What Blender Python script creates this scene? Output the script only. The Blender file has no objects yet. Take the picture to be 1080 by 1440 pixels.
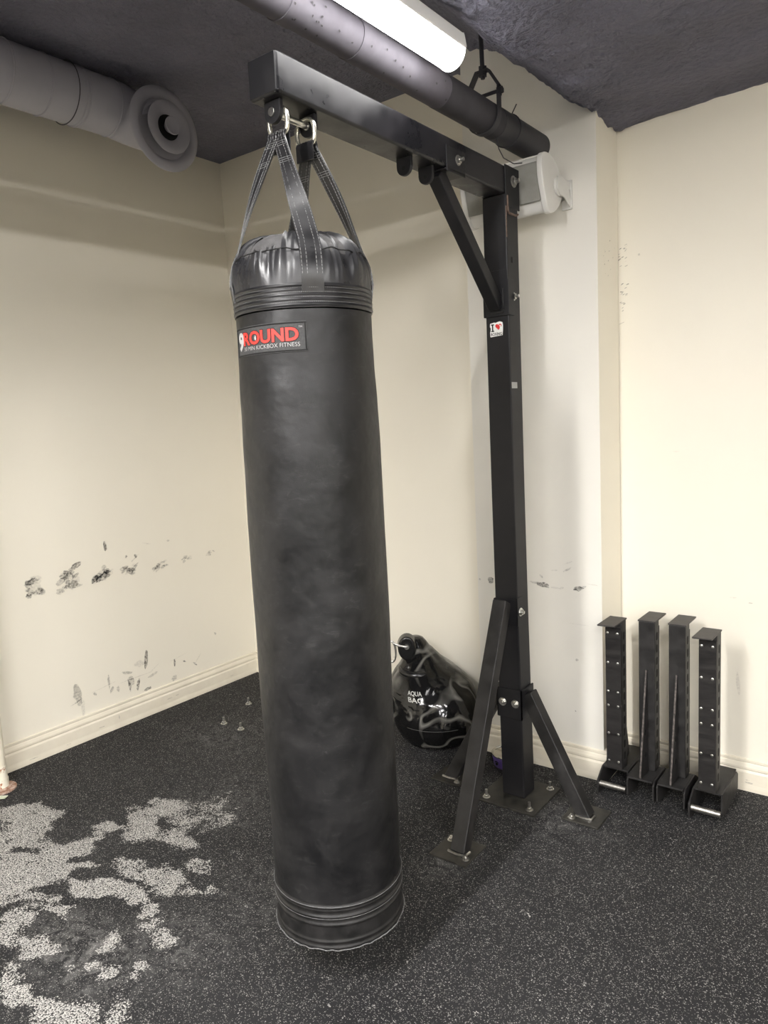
import bpy, bmesh, math, random
from mathutils import Vector, Matrix, noise
rnd = random.Random(7)
sc = bpy.context.scene
COL = sc.collection
R = math.radians
sin, cos, pi = math.sin, math.cos, math.pi

# ------------------------------------------------------------------ materials
def new_mat(name):
    m = bpy.data.materials.new(name); m.use_nodes = True
    nt = m.node_tree; b = nt.nodes['Principled BSDF']
    return m, nt, b

def N(nt, t, **kw):
    n = nt.nodes.new(t)
    for k, v in kw.items():
        if k in n.inputs: n.inputs[k].default_value = v
        else: setattr(n, k, v)
    return n

def mat(name, c1, c2=None, rough=.5, r2=None, metal=0., scale=8., bump=0., bscale=60., bdist=.002, detail=4., coat=0., stretch=(1, 1, 1), spec=.5, lo=.35, hi=.65):
    m, nt, b = new_mat(name); L = nt.links
    c2 = c2 or c1
    tc = N(nt, 'ShaderNodeTexCoord'); mp = N(nt, 'ShaderNodeMapping'); mp.inputs['Scale'].default_value = stretch
    L.new(tc.outputs['Object'], mp.inputs[0])
    nz = N(nt, 'ShaderNodeTexNoise', Scale=scale, Detail=detail, Roughness=.6); L.new(mp.outputs[0], nz.inputs['Vector'])
    mr = N(nt, 'ShaderNodeMapRange'); mr.inputs[1].default_value = lo; mr.inputs[2].default_value = hi
    L.new(nz.outputs[0], mr.inputs[0])
    mx = N(nt, 'ShaderNodeMix', data_type='RGBA'); mx.inputs[6].default_value = (*c1, 1); mx.inputs[7].default_value = (*c2, 1)
    L.new(mr.outputs[0], mx.inputs[0]); L.new(mx.outputs[2], b.inputs['Base Color'])
    if r2 is not None:
        m2 = N(nt, 'ShaderNodeMapRange'); m2.inputs[3].default_value = rough; m2.inputs[4].default_value = r2
        m2.inputs[1].default_value = lo; m2.inputs[2].default_value = hi
        L.new(nz.outputs[0], m2.inputs[0]); L.new(m2.outputs[0], b.inputs['Roughness'])
    else: b.inputs['Roughness'].default_value = rough
    b.inputs['Metallic'].default_value = metal
    b.inputs['Specular IOR Level'].default_value = spec
    b.inputs['Coat Weight'].default_value = coat; b.inputs['Coat Roughness'].default_value = .15
    if bump:
        n2 = N(nt, 'ShaderNodeTexNoise', Scale=bscale, Detail=5.); L.new(mp.outputs[0], n2.inputs['Vector'])
        bp = N(nt, 'ShaderNodeBump', Strength=bump, Distance=bdist); L.new(n2.outputs[0], bp.inputs['Height'])
        L.new(bp.outputs[0], b.inputs['Normal'])
    return m

M = {}
M['wall'] = mat('cream_wall_paint', (.84, .795, .685), (.82, .775, .665), rough=.55, scale=1.6, bump=.12, bscale=14, bdist=.004)
M['column'] = mat('off_white_wall_paint', (.80, .775, .71), (.77, .745, .68), rough=.5, scale=2.2, bump=.12, bscale=12, bdist=.004)
M['base'] = mat('baseboard_paint', (.80, .745, .62), (.74, .68, .56), rough=.4, scale=9, bump=.05, bscale=20)
M['foam'] = mat('grey_sprayed_foam', (.205, .205, .265), (.16, .16, .205), rough=.85, scale=3, bump=1., bscale=48, bdist=.035)
M['duct'] = mat('grey_painted_duct', (.40, .395, .44), (.36, .355, .395), rough=.6, scale=5, bump=.05)
M['pipe'] = mat('grey_painted_pipe', (.10, .094, .108), (.078, .072, .084), rough=.8, scale=9, bump=.08, bscale=30, spec=.15)
M['midpipe'] = mat('dark_grey_painted_pipe', (.055, .053, .06), (.042, .04, .046), rough=.7, scale=9, spec=.2)
M['chip'] = mat('dark_paint_chip', (.02, .018, .02), rough=.8)
M['blackpipe'] = mat('dark_painted_pipe', (.035, .034, .04), (.024, .023, .028), rough=.5, scale=9, bump=.1, bscale=30)
M['black'] = mat('black_powder_coat', (.008, .008, .0095), (.013, .0125, .014), spec=.3, rough=.42, r2=.5, scale=7, bump=.06, bscale=150, bdist=.0008)
M['beam'] = mat('scuffed_black_beam', (.007, .007, .0085), (.016, .015, .018), spec=.32, rough=.27, r2=.45, scale=11, bump=.05, bscale=40, bdist=.001)
M['blackworn'] = mat('worn_black_paint', (.010, .0095, .0095), (.026, .0245, .024), spec=.45, rough=.45, r2=.6, scale=18, bump=.1, bscale=120, bdist=.001)
M['cap'] = mat('worn_grey_black_cap', (.05, .045, .043), (.035, .032, .03), rough=.55, scale=30)
M['plastic'] = mat('black_plastic_pad', (.010, .009, .009), (.024, .022, .021), spec=.35, rough=.5, r2=.65, scale=14, stretch=(1, 1, 4), bump=.05)
M['zinc'] = mat('zinc_plated_steel', (.72, .71, .68), (.5, .49, .46), rough=.28, metal=1., scale=60)
M['ringmetal'] = mat('pale_steel_ring', (.78, .76, .66), (.6, .58, .5), rough=.25, metal=.85, scale=60)
M['roller'] = mat('brushed_steel_pin', (.55, .53, .49), (.38, .36, .33), rough=.38, metal=1., scale=80)
M['plate'] = mat('worn_dark_base_plate', (.03, .029, .026), (.07, .066, .056), rough=.36, r2=.55, metal=.5, scale=22, bump=.1)
M['rust'] = mat('rusty_weld', (.09, .055, .04), (.16, .11, .085), rough=.7, scale=60, bump=.6, bscale=200)
M['wornedge'] = mat('worn_metal_edge', (.14, .12, .11), (.035, .03, .028), rough=.5, scale=90)
M['hole'] = mat('dark_slot', (.002, .002, .002), rough=.9)
M['stitch'] = mat('grey_thread', (.20, .20, .20), (.10, .10, .10), rough=.7, scale=120)
M['lining'] = mat('grey_woven_lining', (.085, .083, .084), (.06, .058, .058), rough=.8, scale=40, bump=.3, bscale=300)
M['patch'] = mat('woven_patch', (.035, .035, .036), (.05, .05, .05), rough=.75, scale=200, bump=.3, bscale=500, bdist=.0005)
M['thread'] = mat('black_thread', (.004, .004, .004), rough=.8)
M['red'] = mat('red_thread', (.60, .035, .025), (.5, .03, .02), rough=.6, scale=300)
M['redsticker'] = mat('red_print', (.68, .03, .03), rough=.4)
M['white'] = mat('white_print', (.85, .85, .83), rough=.5)
M['greytext'] = mat('pale_thread', (.40, .40, .39), rough=.6)
M['bagtext'] = mat('pale_print', (.42, .42, .40), rough=.5)
M['seam'] = mat('dull_seam', (.08, .08, .078), rough=.4)
M['speaker'] = mat('white_speaker_plastic', (.72, .71, .68), (.66, .65, .62), rough=.4, scale=4)
M['grille'] = mat('dusty_speaker_grille', (.30, .295, .27), (.24, .235, .21), rough=.6, scale=12, bump=.3, bscale=700, bdist=.001)
M['housing'] = mat('white_fixture_housing', (.78, .78, .78), rough=.4)
M['purple'] = mat('purple_enamel', (.12, .075, .28), (.10, .06, .24), rough=.3, scale=20)
M['steel'] = mat('polished_steel', (.75, .73, .68), rough=.12, metal=1.)
M['polepaint'] = mat('chipped_cream_paint', (.80, .76, .64), (.35, .12, .04), rough=.5, scale=26, lo=.56, hi=.62, bump=.4)
M['flange'] = mat('rusty_flange', (.55, .43, .36), (.22, .09, .04), rough=.65, scale=60, bump=.4)
M['green'] = mat('pale_green_strip', (.45, .50, .36), (.7, .7, .62), rough=.5, scale=60)
M['aquarub'] = mat('black_rubber', (.008, .008, .008), rough=.25)

# bag leather : black vinyl with smudges
def leather():
    m, nt, b = new_mat('black_bag_vinyl'); L = nt.links
    tc = N(nt, 'ShaderNodeTexCoord')
    n1 = N(nt, 'ShaderNodeTexNoise', Scale=6., Detail=6., Roughness=.6, Distortion=.6); L.new(tc.outputs['Object'], n1.inputs['Vector'])
    mr = N(nt, 'ShaderNodeMapRange'); mr.inputs[1].default_value = .4; mr.inputs[2].default_value = .72; L.new(n1.outputs[0], mr.inputs[0])
    mx = N(nt, 'ShaderNodeMix', data_type='RGBA'); mx.inputs[6].default_value = (.006, .006, .0066, 1); mx.inputs[7].default_value = (.019, .0185, .019, 1)
    L.new(mr.outputs[0], mx.inputs[0])
    mps = N(nt, 'ShaderNodeMapping'); mps.inputs['Scale'].default_value = (1, 1, 2.2); mps.inputs['Rotation'].default_value = (.3, .2, 0); L.new(tc.outputs['Object'], mps.inputs[0])
    ns = N(nt, 'ShaderNodeTexNoise', Scale=26., Detail=9., Roughness=.72, Distortion=1.2); L.new(mps.outputs[0], ns.inputs['Vector'])
    ms = N(nt, 'ShaderNodeMapRange'); ms.inputs[1].default_value = .55; ms.inputs[2].default_value = .85; L.new(ns.outputs[0], ms.inputs[0])
    m3 = N(nt, 'ShaderNodeMath', operation='MULTIPLY'); L.new(ms.outputs[0], m3.inputs[0]); L.new(mr.outputs[0], m3.inputs[1])
    mx2 = N(nt, 'ShaderNodeMix', data_type='RGBA'); L.new(m3.outputs[0], mx2.inputs[0]); L.new(mx.outputs[2], mx2.inputs[6]); mx2.inputs[7].default_value = (.07, .069, .068, 1)
    L.new(mx2.outputs[2], b.inputs['Base Color'])
    m2 = N(nt, 'ShaderNodeMapRange'); m2.inputs[1].default_value = .35; m2.inputs[2].default_value = .7; m2.inputs[3].default_value = .36; m2.inputs[4].default_value = .56
    L.new(n1.outputs[0], m2.inputs[0]); L.new(m2.outputs[0], b.inputs['Roughness'])
    n2 = N(nt, 'ShaderNodeTexNoise', Scale=9., Detail=3.); L.new(tc.outputs['Object'], n2.inputs['Vector'])
    n3 = N(nt, 'ShaderNodeTexVoronoi', Scale=420.); L.new(tc.outputs['Object'], n3.inputs['Vector'])
    b1 = N(nt, 'ShaderNodeBump', Strength=.35, Distance=.02); L.new(n2.outputs[0], b1.inputs['Height'])
    b2 = N(nt, 'ShaderNodeBump', Strength=.12, Distance=.0008); L.new(n3.outputs[0], b2.inputs['Height']); L.new(b1.outputs[0], b2.inputs['Normal'])
    L.new(b2.outputs[0], b.inputs['Normal'])
    b.inputs['Specular IOR Level'].default_value = .35
    return m
M['leather'] = leather()
M['strap'] = mat('black_strap_vinyl', (.009, .009, .010), (.018, .0175, .019), rough=.28, r2=.45, scale=20, bump=.1, bscale=200)
M['band'] = mat('black_worn_band_vinyl', (.008, .008, .008), (.02, .019, .019), rough=.42, r2=.55, scale=24, bump=.15, bscale=160, spec=.35)
M['dome'] = mat('glossy_black_vinyl', (.018, .018, .02), (.03, .03, .032), rough=.26, r2=.38, scale=12, bump=.1, bscale=200)

# marbled vinyl of the teardrop bag
def marble():
    m, nt, b = new_mat('marbled_black_vinyl'); L = nt.links
    tc = N(nt, 'ShaderNodeTexCoord')
    nd = N(nt, 'ShaderNodeTexNoise', Scale=3.2, Detail=2.); L.new(tc.outputs['Object'], nd.inputs['Vector'])
    ma = N(nt, 'ShaderNodeVectorMath', operation='MULTIPLY_ADD'); L.new(nd.outputs[1], ma.inputs[0]); ma.inputs[1].default_value = (.55, .55, .55); L.new(tc.outputs['Object'], ma.inputs[2])
    n1 = N(nt, 'ShaderNodeTexNoise', Scale=4.6, Detail=1.5); L.new(ma.outputs[0], n1.inputs['Vector'])
    s = N(nt, 'ShaderNodeMath', operation='SUBTRACT'); s.inputs[1].default_value = .5; L.new(n1.outputs[0], s.inputs[0])
    a = N(nt, 'ShaderNodeMath', operation='ABSOLUTE'); L.new(s.outputs[0], a.inputs[0])
    mr = N(nt, 'ShaderNodeMapRange'); mr.inputs[1].default_value = .0; mr.inputs[2].default_value = .06; mr.inputs[3].default_value = 1; mr.inputs[4].default_value = 0; L.new(a.outputs[0], mr.inputs[0])
    n4 = N(nt, 'ShaderNodeTexNoise', Scale=5., Detail=1.); L.new(tc.outputs['Object'], n4.inputs['Vector'])
    m4 = N(nt, 'ShaderNodeMapRange'); m4.inputs[1].default_value = .38; m4.inputs[2].default_value = .55; L.new(n4.outputs[0], m4.inputs[0])
    mu = N(nt, 'ShaderNodeMath', operation='MULTIPLY'); L.new(mr.outputs[0], mu.inputs[0]); L.new(m4.outputs[0], mu.inputs[1])
    mx = N(nt, 'ShaderNodeMix', data_type='RGBA'); mx.inputs[6].default_value = (.006, .006, .006, 1); mx.inputs[7].default_value = (.17, .165, .15, 1)
    L.new(mu.outputs[0], mx.inputs[0]); L.new(mx.outputs[2], b.inputs['Base Color'])
    b.inputs['Roughness'].default_value = .12
    n5 = N(nt, 'ShaderNodeTexNoise', Scale=7., Detail=2.); L.new(ma.outputs[0], n5.inputs['Vector'])
    bp = N(nt, 'ShaderNodeBump', Strength=.6, Distance=.02); L.new(n5.outputs[0], bp.inputs['Height']); L.new(bp.outputs[0], b.inputs['Normal'])
    return m
M['marble'] = marble()

# rubber floor with pale flecks; attribute 'wear' marks the crumbled patch
def floor_mat():
    m, nt, b = new_mat('speckled_rubber_floor'); L = nt.links
    tc = N(nt, 'ShaderNodeTexCoord')
    n1 = N(nt, 'ShaderNodeTexNoise', Scale=1.7, Detail=5.); L.new(tc.outputs['Object'], n1.inputs['Vector'])
    base = N(nt, 'ShaderNodeMix', data_type='RGBA'); base.inputs[6].default_value = (.0105, .0104, .0114, 1); base.inputs[7].default_value = (.020, .0197, .0205, 1)
    mr = N(nt, 'ShaderNodeMapRange'); mr.inputs[1].default_value = .35; mr.inputs[2].default_value = .7; L.new(n1.outputs[0], mr.inputs[0]); L.new(mr.outputs[0], base.inputs[0])
    def flecks(scale, thr, rad, seed):
        mp = N(nt, 'ShaderNodeMapping'); mp.inputs['Location'].default_value = (seed, seed, seed*0); L.new(tc.outputs['Object'], mp.inputs[0])
        dn = N(nt, 'ShaderNodeTexNoise', Scale=scale*1.3, Detail=1.); L.new(mp.outputs[0], dn.inputs['Vector'])
        ma = N(nt, 'ShaderNodeVectorMath', operation='MULTIPLY_ADD'); L.new(dn.outputs[1], ma.inputs[0]); ma.inputs[1].default_value = (.9/scale,)*3; L.new(mp.outputs[0], ma.inputs[2])
        v = N(nt, 'ShaderNodeTexVoronoi', Scale=scale, voronoi_dimensions='2D'); L.new(ma.outputs[0], v.inputs['Vector'])
        sp = N(nt, 'ShaderNodeSeparateColor'); L.new(v.outputs['Color'], sp.inputs[0])
        lt = N(nt, 'ShaderNodeMath', operation='LESS_THAN'); lt.inputs[1].default_value = thr; L.new(sp.outputs[0], lt.inputs[0])
        l2 = N(nt, 'ShaderNodeMath', operation='LESS_THAN'); l2.inputs[1].default_value = rad; L.new(v.outputs['Distance'], l2.inputs[0])
        mu = N(nt, 'ShaderNodeMath', operation='MULTIPLY'); L.new(lt.outputs[0], mu.inputs[0]); L.new(l2.outputs[0], mu.inputs[1])
        return mu, sp
    f1, s1 = flecks(230., .10, .38, 0.)
    f2, s2 = flecks(420., .13, .42, 3.7)
    mxm = N(nt, 'ShaderNodeMath', operation='MAXIMUM'); L.new(f1.outputs[0], mxm.inputs[0]); L.new(f2.outputs[0], mxm.inputs[1])
    fc = N(nt, 'ShaderNodeMix', data_type='RGBA'); fc.inputs[6].default_value = (.07, .069, .067, 1); fc.inputs[7].default_value = (.30, .29, .275, 1)
    L.new(s1.outputs[1], fc.inputs[0])
    c1 = N(nt, 'ShaderNodeMix', data_type='RGBA'); L.new(mxm.outputs[0], c1.inputs[0]); L.new(base.outputs[2], c1.inputs[6]); L.new(fc.outputs[2], c1.inputs[7])
    # haze of dust
    at = N(nt, 'ShaderNodeAttribute'); at.attribute_name = 'dust'
    nh = N(nt, 'ShaderNodeTexNoise', Scale=22., Detail=6., Distortion=1.5); L.new(tc.outputs['Object'], nh.inputs['Vector'])
    mh = N(nt, 'ShaderNodeMapRange'); mh.inputs[1].default_value = .42; mh.inputs[2].default_value = .75; mh.inputs[4].default_value = .8; L.new(nh.outputs[0], mh.inputs[0])
    mhh = N(nt, 'ShaderNodeMath', operation='MULTIPLY'); L.new(mh.outputs[0], mhh.inputs[0]); L.new(at.outputs['Fac'], mhh.inputs[1])
    c2 = N(nt, 'ShaderNodeMix', data_type='RGBA'); L.new(mhh.outputs[0], c2.inputs[0]); L.new(c1.outputs[2], c2.inputs[6]); c2.inputs[7].default_value = (.22, .215, .205, 1)
    # crumbled patch
    aw = N(nt, 'ShaderNodeAttribute'); aw.attribute_name = 'wear'
    nw = N(nt, 'ShaderNodeTexNoise', Scale=11., Detail=8., Roughness=.72); L.new(tc.outputs['Object'], nw.inputs['Vector'])
    vw = N(nt, 'ShaderNodeTexVoronoi', Scale=215., voronoi_dimensions='2D'); L.new(tc.outputs['Object'], vw.inputs['Vector'])
    sw = N(nt, 'ShaderNodeSeparateColor'); L.new(vw.outputs['Color'], sw.inputs[0])
    e1 = N(nt, 'ShaderNodeMath', operation='MULTIPLY_ADD'); L.new(nw.outputs[0], e1.inputs[0]); e1.inputs[1].default_value = 3.4; e1.inputs[2].default_value = -2.0
    e2 = N(nt, 'ShaderNodeMath', operation='ADD'); L.new(e1.outputs[0], e2.inputs[0]); e0 = N(nt, 'ShaderNodeMath', operation='MULTIPLY'); e0.inputs[1].default_value = 1.45; L.new(aw.outputs['Fac'], e0.inputs[0]); L.new(e0.outputs[0], e2.inputs[1])
    e3 = N(nt, 'ShaderNodeMath', operation='MULTIPLY_ADD'); L.new(sw.outputs[0], e3.inputs[0]); e3.inputs[1].default_value = -.75; L.new(e2.outputs[0], e3.inputs[2])
    e4 = N(nt, 'ShaderNodeMath', operation='GREATER_THAN'); e4.inputs[1].default_value = .10; L.new(e3.outputs[0], e4.inputs[0])
    dd = N(nt, 'ShaderNodeMath', operation='LESS_THAN'); dd.inputs[1].default_value = .52; L.new(vw.outputs['Distance'], dd.inputs[0])
    e5 = N(nt, 'ShaderNodeMath', operation='MULTIPLY'); L.new(e4.outputs[0], e5.inputs[0]); L.new(dd.outputs[0], e5.inputs[1])
    cc = N(nt, 'ShaderNodeMix', data_type='RGBA'); L.new(sw.outputs[1], cc.inputs[0]); cc.inputs[6].default_value = (.20, .195, .185, 1); cc.inputs[7].default_value = (.50, .485, .455, 1)
    c3 = N(nt, 'ShaderNodeMix', data_type='RGBA'); L.new(e5.outputs[0], c3.inputs[0]); L.new(c2.outputs[2], c3.inputs[6]); L.new(cc.outputs[2], c3.inputs[7])
    L.new(c3.outputs[2], b.inputs['Base Color'])
    b.inputs['Roughness'].default_value = .78
    b.inputs['Specular IOR Level'].default_value = .25
    nb = N(nt, 'ShaderNodeTexNoise', Scale=160., Detail=3.); L.new(tc.outputs['Object'], nb.inputs['Vector'])
    ad = N(nt, 'ShaderNodeMath', operation='ADD'); L.new(nb.outputs[0], ad.inputs[0]); L.new(e5.outputs[0], ad.inputs[1])
    bp = N(nt, 'ShaderNodeBump', Strength=.35, Distance=.002); L.new(ad.outputs[0], bp.inputs['Height']); L.new(bp.outputs[0], b.inputs['Normal'])
    return m
M['floor'] = floor_mat()

def scuff(name, dens, col=(.045, .042, .04)):
    m, nt, b = new_mat(name); L = nt.links
    b.inputs['Base Color'].default_value = (*col, 1); b.inputs['Roughness'].default_value = .7
    tc = N(nt, 'ShaderNodeTexCoord'); mp = N(nt, 'ShaderNodeMapping'); mp.inputs['Scale'].default_value = (1, 1, 1.6); mp.inputs['Rotation'].default_value = (.5, .4, .7)
    L.new(tc.outputs['Object'], mp.inputs[0])
    nz = N(nt, 'ShaderNodeTexNoise', Scale=85., Detail=6., Roughness=.7); L.new(mp.outputs[0], nz.inputs['Vector'])
    mr = N(nt, 'ShaderNodeMapRange'); mr.inputs[1].default_value = .35; mr.inputs[2].default_value = .66; mr.inputs[4].default_value = dens; L.new(nz.outputs[0], mr.inputs[0])
    L.new(mr.outputs[0], b.inputs['Alpha'])
    return m
M['scuff_dark'] = scuff('dark_rubber_scuff', .85)
M['scuff_mid'] = scuff('rubber_scuff', .45)
M['scuff_faint'] = scuff('faint_rubber_scuff', .2)

def emit(name, col, s):
    m, nt, b = new_mat(name)
    b.inputs['Base Color'].default_value = (*col, 1); b.inputs['Emission Color'].default_value = (*col, 1); b.inputs['Emission Strength'].default_value = s
    return m
M['glow'] = emit('lit_diffuser', (1., .98, .96), 9.); M['glow_bright'] = emit('lit_diffuser_bright', (1., .98, .965), 140.); M['glow_mid'] = emit('lit_diffuser_mid', (1., .98, .965), 50.); M['glow_added'] = emit('added_lamp_diffuser', (1., .98, .965), 105.)  # last one is for unseen lamps added to even out the light

# ------------------------------------------------------------------ mesh builder
class MB:
    def __init__(s): s.v = []; s.f = []; s.mi = []; s.cur = 0
    def add(s, vs, fs):
        o = len(s.v); s.v += [tuple(v) for v in vs]; s.f += [tuple(i+o for i in f) for f in fs]; s.mi += [s.cur]*len(fs); return s
    def hexa(s, p):   # 8 points: bottom loop 0-3 ccw, top loop 4-7
        return s.add(p, [(3, 2, 1, 0), (4, 5, 6, 7), (0, 1, 5, 4), (1, 2, 6, 5), (2, 3, 7, 6), (3, 0, 4, 7)])
    def box(s, x0, x1, y0, y1, z0, z1):
        return s.hexa([(x0, y0, z0), (x1, y0, z0), (x1, y1, z0), (x0, y1, z0), (x0, y0, z1), (x1, y0, z1), (x1, y1, z1), (x0, y1, z1)])
    def bar(s, a, b, u, w, h):  # square bar from a to b; u = width axis
        a, b, u = Vector(a), Vector(b), Vector(u).normalized()
        n = (b-a).normalized().cross(u).normalized()
        q = lambda p: [p-u*w/2-n*h/2, p+u*w/2-n*h/2, p+u*w/2+n*h/2, p-u*w/2+n*h/2]
        return s.hexa(q(a)+q(b))
    def prism(s, poly, axis, a, b):  # polygon of 2d points, extruded along axis from a to b
        def P(p, t): return {0: (t, p[0], p[1]), 1: (p[0], t, p[1]), 2: (p[0], p[1], t)}[axis]
        n = len(poly)
        return s.add([P(p, a) for p in poly]+[P(p, b) for p in poly],
                     [tuple(range(n))[::-1], tuple(range(n, 2*n))]+[(i, (i+1) % n, n+(i+1) % n, n+i) for i in range(n)])
    def tube(s, path, r, seg=12, closed=False, caps=True):
        path = [Vector(p) for p in path]; n = len(path); rr = r if isinstance(r, (list, tuple)) else [r]*n
        vs = []; up = None
        for i, p in enumerate(path):
            if closed: t = (path[(i+1) % n]-path[i-1]).normalized()
            else: t = (path[min(i+1, n-1)]-path[max(i-1, 0)]).normalized()
            if up is None:
                up = Vector((0, 0, 1)) if abs(t.z) < .9 else Vector((1, 0, 0))
            up = (up-t*up.dot(t)).normalized(); w = t.cross(up)
            for k in range(seg):
                a = 2*pi*k/seg; vs.append(p+up*cos(a)*rr[i]+w*sin(a)*rr[i])
        fs = []
        for i in range(n if closed else n-1):
            for k in range(seg):
                j = (i+1) % n
                fs.append((i*seg+k, i*seg+(k+1) % seg, j*seg+(k+1) % seg, j*seg+k))
        if not closed and caps: fs += [tuple(range(seg))[::-1], tuple((n-1)*seg+k for k in range(seg))]
        return s.add(vs, fs)
    def lathe(s, prof, c, axis=2, seg=48, fr=None):  # prof list of (r, t) along axis
        c = Vector(c); vs = []; fs = []; n = len(prof)
        for i, (r, t) in enumerate(prof):
            for k in range(seg):
                a = 2*pi*k/seg; rr, tt = (r, t) if fr is None else fr(r, t, a)
                x, y = rr*cos(a), rr*sin(a)
                vs.append(c+Vector({0: (tt, x, y), 1: (y, tt, x), 2: (x, y, tt)}[axis]))
        for i in range(n-1):
            for k in range(seg): fs.append((i*seg+k, i*seg+(k+1) % seg, (i+1)*seg+(k+1) % seg, (i+1)*seg+k))
        fs += [tuple(range(seg))[::-1], tuple((n-1)*seg+k for k in range(seg))]
        return s.add(vs, fs)
    def strip(s, pts, wid, th, nrm=None):  # flat ribbon: points, width vectors, thickness
        n = len(pts); vs = []
        for i in range(n):
            p = Vector(pts[i]); w = Vector(wid[i]); t = (Vector(pts[min(i+1, n-1)])-Vector(pts[max(i-1, 0)])).normalized()
            nn = t.cross(w).normalized()*th/2
            vs += [p-w/2-nn, p+w/2-nn, p+w/2+nn, p-w/2+nn]
        fs = [(3, 2, 1, 0), tuple((n-1)*4+k for k in range(4))]
        for i in range(n-1):
            for k in range(4): fs.append((i*4+k, i*4+(k+1) % 4, (i+1)*4+(k+1) % 4, (i+1)*4+k))
        return s.add(vs, fs)
    def build(s, name, mats, parent=None, smooth=False, bevel=0, kind=None, angle=40, seg=2):
        off = Vector(parent.get('_o', (0, 0, 0))) if parent else Vector((0, 0, 0))
        me = bpy.data.meshes.new(name); me.from_pydata([tuple(Vector(v)-off) for v in s.v], [], s.f)
        mats = mats if isinstance(mats, (list, tuple)) else [mats]
        for m in mats: me.materials.append(m if not isinstance(m, str) else M[m])
        me.polygons.foreach_set('material_index', s.mi)
        bm = bmesh.new(); bm.from_mesh(me); bmesh.ops.recalc_face_normals(bm, faces=bm.faces)
        if smooth:
            for f in bm.faces: f.smooth = True
            for e in bm.edges:
                if len(e.link_faces) == 2 and e.calc_face_angle(0) > R(angle): e.smooth = False
        bm.to_mesh(me); bm.free()
        o = bpy.data.objects.new(name, me); COL.objects.link(o)
        if parent: o.parent = parent; o['_o'] = list(off)
        if bevel:
            b = o.modifiers.new('Bevel', 'BEVEL'); b.width = bevel; b.segments = seg; b.limit_method = 'ANGLE'; b.angle_limit = R(40)
            for p in me.polygons: p.use_smooth = True
            w = o.modifiers.new('WN', 'WEIGHTED_NORMAL'); w.keep_sharp = True
        if kind: o['kind'] = kind
        return o

def tag(o, label, cat=None, group=None):
    o['label'] = label
    if cat: o['category'] = cat
    if group: o['group'] = group
    return o
def thing(name, loc, label, cat, group=None):
    o = bpy.data.objects.new(name, None); COL.objects.link(o); o.location = loc; o['_o'] = list(loc)
    o.empty_display_size = .05
    return tag(o, label, cat, group)
def bolt(parent, p, n, r=.011, stub=.010, name='bolt', m='zinc'):
    p = Vector(p); n = Vector(n).normalized(); u = n.orthogonal().normalized(); w = n.cross(u); b = MB()
    def ring(rad, seg, t0, t1, ph=0):
        vs = [p+n*t+(u*cos(2*pi*k/seg+ph)+w*sin(2*pi*k/seg+ph))*rad for t in (t0, t1) for k in range(seg)]
        b.add(vs, [tuple(range(seg))[::-1], tuple(range(seg, 2*seg))]+[(k, (k+1) % seg, seg+(k+1) % seg, seg+k) for k in range(seg)])
    ring(r*1.35, 20, -.0005, .0016); ring(r*.95, 6, .0014, .009, .3); ring(r*.5, 14, .008, .009+stub)
    return b.build(name, m, parent, smooth=True, angle=30)

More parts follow.
